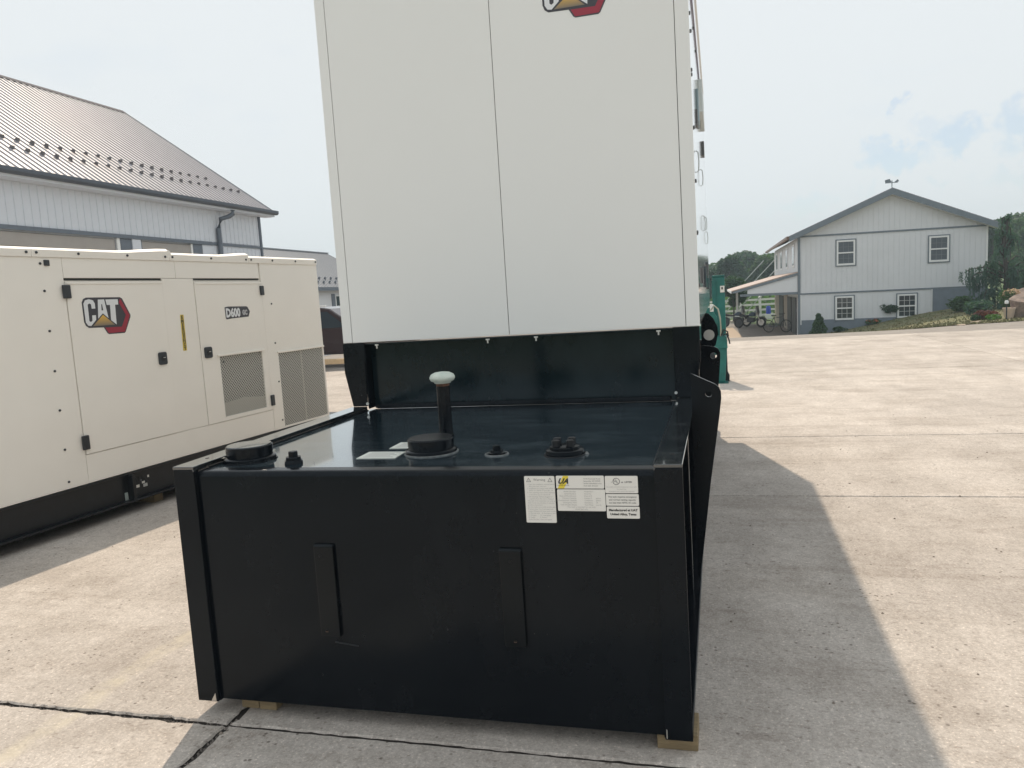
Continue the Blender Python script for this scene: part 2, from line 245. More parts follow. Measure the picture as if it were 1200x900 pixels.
# ------------------------------------------------------------------ mesh helpers
ROOT = {}
class MB:
    def __init__(s): s.v = []; s.f = []
    def add(s, vs, fs):
        o = len(s.v); s.v += [tuple(p) for p in vs]; s.f += [tuple(i + o for i in f) for f in fs]; return s
    def box(s, x0, x1, y0, y1, z0, z1):
        return s.add([(x0, y0, z0), (x1, y0, z0), (x1, y1, z0), (x0, y1, z0), (x0, y0, z1), (x1, y0, z1), (x1, y1, z1), (x0, y1, z1)],
                     [(0, 3, 2, 1), (4, 5, 6, 7), (0, 1, 5, 4), (1, 2, 6, 5), (2, 3, 7, 6), (3, 0, 4, 7)])
    def prism(s, poly, axis, a, b):   # poly in the two other axes (in xyz order)
        def P(p, d):
            return (d, p[0], p[1]) if axis == 'x' else (p[0], d, p[1]) if axis == 'y' else (p[0], p[1], d)
        n = len(poly)
        return s.add([P(p, a) for p in poly] + [P(p, b) for p in poly],
                     [tuple(range(n)), tuple(range(2 * n - 1, n - 1, -1))] + [(i, n + i, n + (i + 1) % n, (i + 1) % n) for i in range(n)])
    def lathe(s, c, prof, seg=24, axis='z'):
        vs = []; fs = []; n = len(prof)
        for r, h in prof:
            for k in range(seg):
                a = 2 * pi * k / seg; x, y = r * cos(a), r * sin(a)
                vs.append((c[0] + x, c[1] + y, c[2] + h) if axis == 'z' else (c[0] + x, c[1] + h, c[2] + y) if axis == 'y' else (c[0] + h, c[1] + x, c[2] + y))
        for i in range(n - 1):
            for k in range(seg):
                k2 = (k + 1) % seg; fs.append((i * seg + k, i * seg + k2, (i + 1) * seg + k2, (i + 1) * seg + k))
        fs.append(tuple(range(seg - 1, -1, -1))); fs.append(tuple((n - 1) * seg + k for k in range(seg)))
        return s.add(vs, fs)
    def tube(s, pts, r, seg=8, r1=None):
        pts = [Vector(p) for p in pts]; n = len(pts); vs = []; fs = []
        for i, p in enumerate(pts):
            d = (pts[min(i + 1, n - 1)] - pts[max(i - 1, 0)]).normalized()
            a = d.cross(Vector((0, 0, 1)) if abs(d.z) < 0.95 else Vector((1, 0, 0))).normalized(); b = d.cross(a)
            rr = r if r1 is None else r + (r1 - r) * i / (n - 1)
            for k in range(seg):
                t = 2 * pi * k / seg; vs.append(p + a * rr * cos(t) + b * rr * sin(t))
        for i in range(n - 1):
            for k in range(seg):
                k2 = (k + 1) % seg; fs.append((i * seg + k, i * seg + k2, (i + 1) * seg + k2, (i + 1) * seg + k))
        fs.append(tuple(range(seg))); fs.append(tuple((n - 1) * seg + k for k in range(seg - 1, -1, -1)))
        return s.add(vs, fs)
    def ring(s, c, R, r, axis, seg=28, sub=8):
        vs = []; fs = []
        for i in range(seg):
            a = 2 * pi * i / seg
            for j in range(sub):
                b = 2 * pi * j / sub; q = R + r * cos(b); h = r * sin(b)
                x, y = q * cos(a), q * sin(a)
                vs.append((c[0] + x, c[1] + h, c[2] + y) if axis == 'y' else (c[0] + h, c[1] + x, c[2] + y) if axis == 'x' else (c[0] + x, c[1] + y, c[2] + h))
        for i in range(seg):
            for j in range(sub):
                fs.append((i * sub + j, ((i + 1) % seg) * sub + j, ((i + 1) % seg) * sub + (j + 1) % sub, i * sub + (j + 1) % sub))
        return s.add(vs, fs)
    def build(s, name, m, parent=None, bev=0.0, smooth=None, label=None, fix=True, raw=False):
        off = Vector(ROOT.get(parent.name, (0, 0, 0))) if parent and not raw else Vector((0, 0, 0))
        me = bpy.data.meshes.new(name); me.from_pydata([tuple(Vector(p) - off) for p in s.v], [], s.f)
        if fix:
            bm = bmesh.new(); bm.from_mesh(me); bmesh.ops.recalc_face_normals(bm, faces=bm.faces); bm.to_mesh(me); bm.free()
        me.materials.append(m)
        o = bpy.data.objects.new(name, me); col.objects.link(o)
        if parent: o.parent = parent
        if smooth is not None:
            me.polygons.foreach_set('use_smooth', [True] * len(me.polygons)); me.set_sharp_from_angle(angle=rad(smooth))
        if bev:
            bv = o.modifiers.new('bevel', 'BEVEL'); bv.width = bev; bv.segments = 2; bv.limit_method = 'ANGLE'; bv.angle_limit = rad(40)
        ROOT[o.name] = tuple(off)
        if label: o['label'] = label
        me.update()
        return o
def B(*a): return MB().box(*a)
def tag(o, label=None, cat=None, group=None, kind=None):
    if label: o['label'] = label
    if cat: o['category'] = cat
    if group: o['group'] = group
    if kind: o['kind'] = kind
    return o
def thing(name, label, cat, loc=(0, 0, 0), rotz=0.0, group=None, local=False):
    o = bpy.data.objects.new(name, None); col.objects.link(o); o.empty_display_size = 0.2
    o.location = loc; o.rotation_euler = (0, 0, rotz); ROOT[o.name] = (0, 0, 0) if local else tuple(loc)
    return tag(o, label, cat, group)
def dup(o, parent, shift=(0, 0, 0), name=None):
    c = o.copy(); col.objects.link(c)
    if parent: c.parent = parent
    c.location = Vector(o.location) + Vector(shift); ROOT[c.name] = ROOT.get(o.name, (0, 0, 0)); return c
def copy_tree(o, parent=None):
    c = o.copy(); col.objects.link(c); c.parent = parent; ROOT[c.name] = ROOT.get(o.name, (0, 0, 0))
    for ch in list(o.children): copy_tree(ch, c)
    return c
def structure(o, kind='structure'): o['kind'] = kind; return o
def rrect(x0, x1, z0, z1, r, n=4):
    p = []
    for cx, cz, a0 in ((x1 - r, z1 - r, 0), (x0 + r, z1 - r, 90), (x0 + r, z0 + r, 180), (x1 - r, z0 + r, 270)):
        for k in range(n + 1):
            a = rad(a0 + 90 * k / n); p.append((cx + r * cos(a), cz + r * sin(a)))
    return p
def text_mesh(txt, size, align='LEFT', bold=0.0):
    cu = bpy.data.curves.new('print', 'FONT'); cu.body = txt; cu.size = size; cu.align_x = align; cu.resolution_u = 2; cu.offset = bold
    o = bpy.data.objects.new('print', cu); col.objects.link(o)
    me = bpy.data.meshes.new_from_object(o.evaluated_get(bpy.context.evaluated_depsgraph_get()))
    bpy.data.objects.remove(o); bpy.data.curves.remove(cu)
    return [tuple(v.co) for v in me.vertices], [tuple(p.vertices) for p in me.polygons]
def put_text(mb, txt, size, x, z, y, align='LEFT', sx=1.0, shear=0.0, bold=0.0, vert=False):
    # print on a face looking towards -y
    vs, fs = text_mesh(txt, size, align, bold)
    if vert: mb.add([(x - v[1], y, z + v[0] * sx) for v in vs], fs)
    else: mb.add([(x + v[0] * sx + v[1] * shear, y, z + v[1]) for v in vs], fs)

# ------------------------------------------------------------------ ground, yard, terrain
def S(t): t = max(0.0, min(1.0, t)); return t * t * (3 - 2 * t)
def terr(x, y):
    if y < 20.4: return 0.0
    right = S((x - 5.5) / 8.5)
    low = -1.12 * S((y - 20.8) / 15.5)
    hi = -0.02 + 0.75 * S((y - 36) / 25) + 0.5 * S((y - 60) / 60) - 0.12 * S((y - 21) / 8) * (1 - S((y - 34) / 8))
    far = S((y - 60) / 120)
    return low * (1 - right) + hi * right + far * (-0.5)
def axis_pts(segs):
    out = []
    for a, b, n in segs:
        out += [a + (b - a) * i / n for i in range(n)]
    return out + [segs[-1][1]]
xs = axis_pts([(-1500, -200, 8), (-200, -40, 10), (-40, 0, 10), (0, 24, 30), (24, 60, 10), (60, 200, 10), (200, 1500, 8)])
ys = axis_pts([(-1500, -200, 6), (-200, -20, 6), (-20, 19.5, 4), (19.5, 45, 30), (45, 90, 18), (90, 250, 12), (250, 1800, 8)])
g = MB()
g.v = [(x, y, (terr(x, y) - 0.03 - 0.25 * (1 - S((y - 20.3) / 1.2)) * (1 if -40 < x < 60 else 0.5))) for y in ys for x in xs]
nx = len(xs)
g.f = [(j * nx + i, j * nx + i + 1, (j + 1) * nx + i + 1, (j + 1) * nx + i) for j in range(len(ys) - 1) for i in range(nx - 1)]
structure(g.build('ground', FIELD, smooth=80))
def strip(name, A, Bl, m, off, nu=40, nv=14):
    def along(P, t):
        t *= len(P) - 1; i = min(int(t), len(P) - 2); f = t - i
        return (P[i][0] + (P[i + 1][0] - P[i][0]) * f, P[i][1] + (P[i + 1][1] - P[i][1]) * f)
    g = MB()
    for j in range(nv + 1):
        for i in range(nu + 1):
            a, b = along(A, i / nu), along(Bl, i / nu); f = j / nv
            x, y = a[0] + (b[0] - a[0]) * f, a[1] + (b[1] - a[1]) * f
            g.v.append((x, y, terr(x, y) + off))
    g.f = [(j * (nu + 1) + i, j * (nu + 1) + i + 1, (j + 1) * (nu + 1) + i + 1, (j + 1) * (nu + 1) + i) for j in range(nv) for i in range(nu)]
    return g.build(name, m, smooth=80)
structure(strip('asphalt_drive', [(-34, 20.5), (0, 20.5), (4, 20.5), (8, 20.5), (14, 20.5), (24, 20.5), (40, 20.5)], [(-34, 62), (-6, 62), (2, 58), (7.5, 44), (14, 30), (24, 34), (40, 38)], ASPH, 0.0, 80, 40))
lawn = structure(strip('lawn', [(5.9, 36.6), (6.6, 32), (8.6, 27.4), (11.0, 25.7), (14, 26.3), (19, 28.5), (30, 33)], [(5.9, 37.75), (7, 37.9), (9, 38.2), (12, 39), (15, 40), (24, 46), (40, 52)], GRASS, 0.02, 70, 24))
structure(strip('painted_sun_strip', [(2.2, 48.5), (2.72, 36.2)], [(2.95, 48.5), (3.36, 36.2)], SUNSTONE, 0.03, 12, 4))  # pale strip: sunlit ground beside the porch, light put into its colour
# grass tufts along the lawn edge and over it
t = MB(); random.seed(3)
for k in range(5200):
    u = random.random(); v = random.random() ** 1.6
    A = [(5.9, 36.6), (6.6, 32), (8.6, 27.4), (11.0, 25.7), (14, 26.3), (19, 28.5)]; Bq = [(5.9, 37.75), (7, 37.9), (9, 38.2), (12, 39), (15, 40), (24, 46)]
    q = u * 5; i = min(int(q), 4); f = q - i
    a = (A[i][0] + (A[i + 1][0] - A[i][0]) * f, A[i][1] + (A[i + 1][1] - A[i][1]) * f); b = (Bq[i][0] + (Bq[i + 1][0] - Bq[i][0]) * f, Bq[i][1] + (Bq[i + 1][1] - Bq[i][1]) * f)
    x, y = a[0] + (b[0] - a[0]) * v + random.uniform(-.15, .15), a[1] + (b[1] - a[1]) * v + random.uniform(-.1, .1)
    z = terr(x, y) + 0.015; h = random.uniform(0.03, 0.09); w = random.uniform(0.02, 0.05); an = random.uniform(0, pi)
    dx, dy = cos(an) * w, sin(an) * w; lx, ly = random.uniform(-.04, .04), random.uniform(-.04, .04)
    t.add([(x - dx, y - dy, z), (x + dx, y + dy, z), (x + lx, y + ly, z + h)], [(0, 1, 2)])
structure(t.build('grass', GRASS, fix=False), 'stuff')

# concrete slabs, joints as real gaps with broken edges
yard = bpy.data.objects.new('concrete_yard', None); col.objects.link(yard); yard['kind'] = 'structure'; ROOT[yard.name] = (0, 0, 0)
XJ = [-34, -27.4, -20.6, -13.7, -6.8, 0.17, 7.13, 14, 21, 28, 35]
YJ = [-14, -10.8, -7.2, -3.63, -0.055, 3.53, 5.93, 12.05, 16.1, 20.6]
edge = B(-34, 35, -14, 20.45, -0.2, -0.016)
JD = mat('dark joint dirt', (0.050, 0.043, 0.038), 0.95, var=0.3)
edge.build('joint_filler', JD, yard)
def slab(x0, x1, y0, y1):
    near = (x0 < 8 and x1 > -7 and y0 < 6.5 and y1 > -4)
    step = 0.028 if near else 0.6
    gap = 0.006
    def jit(p, q, seedk, amp, gp):
        n = max(2, int(math.dist(p, q) / step)); rn = random.Random(seedk); out = []
        dx, dy = (q[0] - p[0]) / n, (q[1] - p[1]) / n; L = math.hypot(dx, dy); nxx, nyy = -dy / L, dx / L; w = 0
        for i in range(n):
            w = 0.55 * w + rn.uniform(-amp, amp)
            o = gp + abs(w) if 0 < i else gp
            out.append((p[0] + dx * i + nxx * o, p[1] + dy * i + nyy * o))
        return out
    cs = [(x0 + gap, y0 + gap), (x1 - gap, y0 + gap), (x1 - gap, y1 - gap), (x0 + gap, y1 - gap)]
    outer = []
    for k in range(4):
        p, q = cs[k], cs[(k + 1) % 4]; amp, gp = (0.004, 0.0) if near else (0.0, 0.0)
        if near:
            crack = (k == 0 and abs(y0 + .055) < .01 and x1 < 1) or (k == 2 and abs(y1 + .055) < .01 and x1 < 1)
            if crack: amp, gp = 0.009, 0.001
            elif (k == 0 and abs(y0 + .055) < .01) or (k == 2 and abs(y1 + .055) < .01): amp, gp = 0.003, 0.0
            if (k == 1 and abs(x1 - .17) < .01 or k == 3 and abs(x0 - .17) < .01) and y0 < 0: amp, gp = 0.008, 0.002
        outer += jit(p, q, hash((round(x0, 2), round(y0, 2), k)) % 9999, amp, gp)
    n = len(outer); cx, cyy = (x0 + x1) / 2, (y0 + y1) / 2; hx, hy = (x1 - x0) / 2, (y1 - y0) / 2
    lip = 0.007
    inner = [(cx + (p[0] - cx) * (hx - lip) / hx, cyy + (p[1] - cyy) * (hy - lip) / hy) for p in outer]
    m = MB(); rn = random.Random(int(x0 * 10 + y0))
    m.v = [(p[0], p[1], -0.12) for p in outer] + [(p[0], p[1], -0.005 - (rn.random() * 0.005 if near else 0)) for p in outer] + [(p[0], p[1], 0) for p in inner]
    for i in range(n):
        j = (i + 1) % n
        m.f += [(i, j, n + j, n + i), (n + i, n + j, 2 * n + j, 2 * n + i)]
    m.f.append(tuple(range(2 * n, 3 * n)))
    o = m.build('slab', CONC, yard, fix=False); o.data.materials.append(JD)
    for i in range(n): o.data.polygons[2 * i].material_index = 1
for i in range(len(XJ) - 1):
    for j in range(len(YJ) - 1): slab(XJ[i], XJ[i + 1], YJ[j], YJ[j + 1])
# crumbled concrete along the open joint
rn = random.Random(19); cb = MB()
for k in range(1100):
    x = rn.uniform(-4.5, 0.15); y = -0.055 + rn.gauss(0.002, 0.009); s = rn.uniform(0.003, 0.008) * (1.3 if rn.random() < 0.1 else 1); a = rn.uniform(0, 6.28); z0 = -0.017 if abs(y + 0.055) < 0.012 else -0.003
    if k > 780: y = rn.uniform(-1.2, 0); x = 0.17 + rn.gauss(0, 0.012)
    pts = [(x + s * cos(a + q), y + s * sin(a + q) * 0.8, z0) for q in (0, 1.5, 3.0, 4.6)]
    cb.add(pts + [(x, y, z0 + s * 0.7 + (0.006 if z0 < -0.01 else 0))], [(0, 1, 4), (1, 2, 4), (2, 3, 4), (3, 0, 4)])
structure(cb.build('concrete_crumbs', mat('crumbled concrete', (0.20, 0.175, 0.155), 0.95, var=0.3, scale=20)), 'stuff')
# pebbles and chips on the concrete
rn = random.Random(11); pb = MB()
for k in range(260):
    x, y = rn.uniform(-4, 6), rn.uniform(-1.5, 8)
    if -0.3 < x < 2.1 and y > -0.05: continue
    s = rn.uniform(0.003, 0.009); a = rn.uniform(0, 6.28)
    if k < 3: x, y, s = [(0.26, -0.19), (0.38, -0.33), (0.185, -0.12)][k] + ((0.011),)
    pts = [(x + s * cos(a + q), y + s * sin(a + q) * 0.8, 0.0) for q in (0, 1.3, 2.5, 3.9, 5.1)]
    pb.add(pts + [(x + s * .3, y, s * 0.8), (x - s * .3, y + s * .2, s * 0.7)], [(0, 1, 5), (1, 2, 6, 5), (2, 3, 6), (3, 4, 6), (4, 0, 5, 6)])
structure(pb.build('pebbles', DIRT), 'stuff')

# ------------------------------------------------------------------ black fuel tank
ZB, ZT = 0.06, 1.046
tank = thing('fuel_tank', 'long glossy black steel fuel tank with filler caps on top, under the white enclosure', 'fuel tank', (1, 0.8, 0.06))
fp = MB(); arc = [(0.02 + 0.022 * (1 - cos(a)), 1.000 + 0.022 * sin(a)) for a in [rad(x) for x in (0, 18, 36, 54, 72, 90)]]
fp.prism([(0.02, 0.066)] + arc + [(0.085, 1.0235), (0.085, 1.012), (0.032, 0.97), (0.032, 0.066)], 'x', 0.098, 1.9035)
fp.build('front_panel', BLK, tank, smooth=30)
B(0.098, 1.9035, 0.086, 1.66, 1.010, 1.0225).build('top_plate', BLKT, tank, bev=0.001)
B(0.10, 1.90, 0.036, 7.0, 0.066, 1.008).build('tank_body', BLK, tank)
for xw in (0.104, 1.898):
    wl = MB(); wl.tube([(xw, 0.09 + 0.1 * k, 1.024) for k in range(16)], 0.005, 6); wl.build('weld_bead', BLKM, tank, smooth=60)
for s in (0, 1):
    X = (lambda x: x) if s == 0 else (lambda x: 2.0 - x)
    b = lambda x0, x1, *r: B(min(X(x0), X(x1)), max(X(x0), X(x1)), *r)
    p = b(0, 0.096, 0.0, 0.010, ZB, ZT - 0.013)
    p.box(min(X(0.088), X(0.096)), max(X(0.088), X(0.096)), 0.0102, 0.034, ZB, ZT - 0.014)
    p.build('corner_post', BLK, tank, bev=0.003)
    fl = b(0, 0.096, 0.0, 1.604, ZT - 0.012, ZT)
    fl.box(min(X(0.090), X(0.096)), max(X(0.090), X(0.096)), 0.0, 1.604, 1.024, ZT - 0.0122)
    fl.build('top_flange', BLKF, tank, bev=0.002)
    MB().lathe((X(0.042), 0.165, ZT - 0.004), [(0.0085, 0), (0.0085, 0.0046)], 14).build('bolt_hole', HOLE, tank)
    b(0.0, 0.1, 0.012, 7.0, ZB, ZB + 0.035).build('bottom_rail', BLK, tank, bev=0.003)
    for k in range(8):
        rb = dup(rib, tank, (0, 0.85 * k, 0)) if k else None
        if k == 0: rib = b(0.035, 0.099, 0.42, 0.48, ZB + 0.036, ZT - 0.013).build('side_rib', BLK, tank, bev=0.004)
    # upright gusset beside the back panel
    up = MB().prism([(X(-0.032), 1.4255), (X(-0.034), 1.250), (X(0.004), 1.047), (X(0.097), 1.047), (X(0.106), 1.4255)], 'y', 1.606, 1.616)
    up.box(min(X(0.096), X(0.106)), max(X(0.096), X(0.106)), 1.6162, 1.70, 1.030, 1.418)
    up.build('upright', BLK, tank, bev=0.003)
bp_ = B(0.1065, 1.8935, 1.69, 1.70, 1.024, 1.410); bp_.box(0.1065, 1.8935, 1.618, 1.70, 1.4105, 1.4195)
bp_.build('back_panel', BLKP, tank, bev=0.002)
B(0.13, 1.87, 1.655, 1.689, 1.024, 1.050).build('back_ledge', BLK, tank, bev=0.006)
for (x, zz) in ((0.099, 1.063), (1.899, 1.075)):
    MB().lathe((x, 1.600, zz), [(0.008, 0), (0.008, 0.006)], 10, 'y').build('corner_bolt', CHR, tank)
# lifting lugs along the right side
def lug(y, poly, hole, r, pin=None):
    for s in (0,):
        X = (lambda x: x)
        n = 20; hp = [(X(hole[0]) + r * cos(2 * pi * k / n), hole[1] + r * sin(2 * pi * k / n)) for k in range(n)]
        bm = bmesh.new(); vs = [bm.verts.new((X(p[0]), 0, p[1])) for p in poly]; hv = [bm.verts.new((p[0], 0, p[1])) for p in hp]
        es = [bm.edges.new((vs[k], vs[(k + 1) % len(vs)])) for k in range(len(vs))] + [bm.edges.new((hv[k], hv[(k + 1) % n])) for k in range(n)]
        bmesh.ops.triangle_fill(bm, edges=es, use_beauty=True)
        inside = [f for f in bm.faces if (f.calc_center_median() - Vector((X(hole[0]), 0, hole[1]))).length < r * 0.8]
        if inside: bmesh.ops.delete(bm, geom=inside, context='FACES_ONLY')
        ex = bmesh.ops.extrude_face_region(bm, geom=list(bm.faces))
        bmesh.ops.translate(bm, vec=(0, 0.022, 0), verts=[e for e in ex['geom'] if isinstance(e, bmesh.types.BMVert)])
        bmesh.ops.recalc_face_normals(bm, faces=bm.faces)
        bm.verts.index_update(); m = MB(); m.v = [(v.co.x, v.co.y + y, v.co.z) for v in bm.verts]; m.f = [tuple(v.index for v in f.verts) for f in bm.faces]; bm.free()
        o = m.build('lifting_lug', BLK, tank)
        if pin: MB().lathe((X(hole[0]), y + 0.004, hole[1]), [(r * 0.98, 0), (r * 0.98, 0.012), (r * 0.3, 0.014)], 16, 'y').build('lug_pin', CHR, o, smooth=40)
lug(1.25, [(1.99, 1.215), (2.04, 1.19), (2.105, 1.158), (2.122, 1.143), (2.131, 1.122), (2.132, 1.09), (2.12, 1.0), (2.07, 0.68), (2.02, 0.31), (2.001, 0.19), (1.99, 0.19)], (2.074, 1.112), 0.016)
lug(3.3, [(1.99, 1.20), (2.09, 1.185), (2.118, 1.17), (2.132, 1.14), (2.133, 1.10), (2.12, 0.95), (2.06, 0.4), (1.99, 0.2)], (2.085, 1.118), 0.024)
lug(3.9, [(1.99, 1.42), (2.05, 1.41), (2.09, 1.365), (2.118, 1.30), (2.122, 1.24), (2.10, 1.15), (1.99, 1.05)], (2.05, 1.235), 0.044, pin=True)
# caps and fittings on the top plate
TZ = 1.0225
def filler(c, r, h, m):
    o = MB().lathe((c[0], c[1], TZ), [(r * 1.10, 0), (r * 1.10, 0.014), (r * 1.06, 0.018), (r * 0.97, 0.020), (r * 0.97, h * 0.55), (r * 0.985, h * 0.56), (r * 0.985, h), (r * 0.95, h + 0.003), (0.01, h + 0.003)], 40).build('filler_cap', BLK, tank, smooth=35)
    MB().lathe((c[0], c[1], TZ + h + 0.0031), [(r * 0.93, 0), (r * 0.92, 0.003), (0.01, 0.004)], 40).build('cap_lid', m, o, smooth=30)
    MB().ring((c[0], c[1], TZ + 0.001), r * 1.12, 0.004, 'z', 40, 6).build('weld_ring', WELD if m is BLKM else BLK, o, smooth=60)
filler((0.200, 0.235), 0.097, 0.062, BLKF)
filler((0.972, 0.355), 0.097, 0.058, BLKM)
pg = MB().lathe((0.447, 0.165, TZ), [(0.042, 0), (0.040, 0.012), (0.034, 0.014), (0.034, 0.026), (0.030, 0.028)], 6).build('drain_plug', BLK, tank, bev=0.001)
MB().lathe((0.447, 0.165, TZ + 0.0282), [(0.021, 0), (0.021, 0.02), (0.014, 0.022)], 6).build('hex_head', BLK, pg)
vp = MB().lathe((0.915, 0.70, TZ), [(0.034, 0), (0.034, 0.012), (0.031, 0.014), (0.0305, 0.235)], 24).build('vent_pipe', BLK, tank, smooth=35)
MB().lathe((0.915, 0.70, TZ + 0.2352), [(0.030, 0), (0.030, 0.012)], 24).build('pipe_neck', RUST, vp, smooth=35)
MB().lathe((0.915, 0.70, TZ + 0.2474), [(0.036, 0), (0.040, 0.006), (0.052, 0.012), (0.058, 0.022), (0.058, 0.028), (0.052, 0.040), (0.034, 0.049), (0.01, 0.052)], 28).build('vent_cap', CAPW, vp, smooth=50)
sp_ = MB().lathe((1.268, 0.30, TZ), [(0.032, 0), (0.032, 0.008), (0.026, 0.010), (0.024, 0.018)], 20).build('small_plug', BLK, tank, smooth=35)
MB().lathe((1.268, 0.30, TZ + 0.0182), [(0.016, 0), (0.016, 0.018)], 6).build('hex_head', BLK, sp_)
MB().ring((1.268, 0.30, TZ + 0.001), 0.045, 0.004, 'z', 28, 6).build('weld_ring', WELD, sp_, smooth=60)
gp = MB().lathe((1.545, 0.29, TZ), [(0.074, 0), (0.074, 0.020), (0.070, 0.023), (0.058, 0.024), (0.058, 0.034), (0.054, 0.036)], 32).build('gauge_flange', BLK, tank, smooth=35)
for (dx, dy) in ((-0.030, -0.022), (0.026, -0.02), (-0.034, 0.03), (0.022, 0.034)):
    MB().lathe((1.545 + dx, 0.29 + dy, TZ + 0.0362), [(0.016, 0), (0.016, 0.022), (0.012, 0.024)], 8).build('gauge_plug', BLKM, gp, smooth=30)
MB().ring((1.545, 0.29, TZ + 0.001), 0.079, 0.004, 'z', 32, 6).build('weld_ring', BLKM, gp, smooth=60)
MB().add([(1.622, 0.275, TZ + .001), (1.640, 0.28, TZ + .001), (1.636, 0.30, TZ + .001), (1.620, 0.302, TZ + .001), (1.63, 0.29, TZ + .012)], [(0, 1, 4), (1, 2, 4), (2, 3, 4), (3, 0, 4), (3, 2, 1, 0)]).build('weld_spatter', WELD, gp)
for q in ([(0.690, 0.235), (0.860, 0.235), (0.855, 0.365), (0.687, 0.367)], [(0.748, 0.435), (0.905, 0.435), (0.90, 0.568), (0.745, 0.57)]):
    lb = MB().prism(q, 'z', TZ + 0.0008, TZ + 0.0022).build('top_sticker', PAPERG, tank)
    ln = MB()
    for k in range(5):
        yy = q[0][1] + 0.022 + 0.021 * k
        ln.box(q[0][0] + 0.02, q[1][0] - 0.02 - 0.02 * (k % 2), yy, yy + 0.006, TZ + 0.0023, TZ + 0.0026)
    ln.build('print', INKL, lb)
# flat brackets on the front panel
for x0, hx in ((0.593, 0.620), (1.338, 1.380)):
    br = MB().prism([(0.0195, 0.368), (0.0195, 0.738), (0.012, 0.738), (0.004, 0.730), (0.004, 0.368)], 'x', x0, x0 + 0.082).build('bracket', BRK, tank, bev=0.0035)
    for hz in (0.691, 0.390):
        h = MB().lathe((hx, 0.0036, hz), [(0.0068, 0), (0.0068, -0.0006)], 14, 'y').build('bracket_hole', HOLE, br)
    MB().prism([(hx - 0.005, 0.3865), (hx + 0.005, 0.3865), (hx + 0.0062, 0.389), (hx - 0.0062, 0.389)], 'y', 0.0025, 0.0029).build('rust_spot', BRASSY, br)
MB().tube([(0.642, 0.020, 0.340), (0.70, 0.019, 0.334), (0.742, 0.020, 0.329)], 0.003, 6).build('paint_run', BLKM, tank)
MB().prism([(0.064, 0.064), (0.0875, 0.064), (0.085, 0.098)], 'y', -0.0016, -0.0004).build('triangular_tag', CHR, tank)
MB().prism([(1.909, 0.066), (1.913, 0.066), (1.913, 0.098), (1.909, 0.10)], 'y', -0.0016, -0.0004).build('triangular_tag', CHR, tank)
# warning and data stickers
def sticker(name, x0, x1, z0, z1, r=0.004):
    return MB().prism(rrect(x0, x1, z0, z1, r), 'y', 0.0176, 0.0196).build(name, PAPER, tank)
YT = 0.0173
s1 = sticker('warning_sticker', 1.447, 1.5565, 0.833, 1.002)
m = MB(); put_text(m, 'Warning', 0.0125, 1.5017, 0.985, YT, 'CENTER'); m.build('print', INK, s1)
for cx in (1.463, 1.5405):
    tri = MB()
    tri.add([(cx - 0.009, YT, 0.981), (cx + 0.009, YT, 0.981), (cx, YT, 0.997), (cx - 0.0062, YT, 0.9828), (cx + 0.0062, YT, 0.9828), (cx, YT, 0.9935)], [(0, 1, 4, 3), (1, 2, 5, 4), (2, 0, 3, 5)])
    put_text(tri, '!', 0.009, cx, 0.9835, YT, 'CENTER')
    tri.build('warning_triangle', INK, s1)
wt = ['1. Read the installation manual before', '    filling this tank with fuel.', '2. Installation to comply with NFPA 30,', '    NFPA 31, NFPA 37 and UFC 79.', '3. Vent opening must not be blocked,', '    reduced in size or valved off.', '4. All openings shall be plugged or',
      '    capped when the tank is shipped.', 'This tank is for stationary use only and', 'shall not be moved when it contains', 'product of any kind.', 'Do not weld, cut or drill on this tank.', 'Pressure test: 3 to 5 psi maximum.', 'Inspect fittings and vents each month', 'A. Normal vent    B. Emergency vent', 'C. Fill pipe        D. Level gauge',
      'E. Supply          F. Return', 'Keep this label clean and legible.']
m = MB()
for k, l in enumerate(wt): put_text(m, l, 0.0066, 1.4555, 0.9705 - 0.0075 * k, YT)
m.build('print', INKL, s1)
s2 = sticker('maker_sticker', 1.562, 1.7315, 0.9575, 1.003)
MB().prism([(1.588, 1.0028), (1.607, 1.0028), (1.604, 0.985), (1.590, 0.958), (1.567, 0.958)], 'y', 0.01745, 0.01755).build('logo_ground', YEL, s2)
m = MB(); put_text(m, 'UA', 0.026, 1.567, 0.9755, 0.0172, sx=1.05, shear=0.45, bold=0.0012); put_text(m, 'UNITED ALLOY', 0.0066, 1.5675, 0.967, 0.0172, sx=0.9); m.build('logo', INKB, s2)
m = MB()
for k, l in enumerate(['4100 Kennedy Road', 'Janesville, WI 53545', 'www.unitedalloy.com', '1-800-555-0134'][:3] + ['Fuel tank division']): put_text(m, l, 0.0072, 1.66, 0.990 - 0.0082 * k, YT)
m.build('print', INK, s2)
s3 = sticker('data_sticker', 1.564, 1.7335, 0.877, 0.9545)
m = MB()
for k, (a, b) in enumerate([('Model Number', ''), ('Serial Number', ''), ('Date of Manufacture', ''), ('Primary Capacity', 'gallons'), ('Containment Capacity', 'gallons'), ('Emergency Vent', 'cfh'), ('Tank Weight Empty', 'pounds')]):
    put_text(m, a, 0.0072, 1.632, 0.9445 - 0.0079 * k, YT, 'RIGHT'); put_text(m, a[:9], 0.0066, 1.66, 0.9445 - 0.0079 * k, YT); put_text(m, b, 0.0066, 1.70, 0.9445 - 0.0079 * k, YT)
put_text(m, 'This tank is intended for use with', 0.0074, 1.648, 0.889, YT, 'CENTER'); put_text(m, 'diesel fuel only', 0.0074, 1.648, 0.8815, YT, 'CENTER')
m.build('print', INKL, s3)
s4 = sticker('listing_sticker', 1.7345, 1.8475, 0.9415, 1.002)
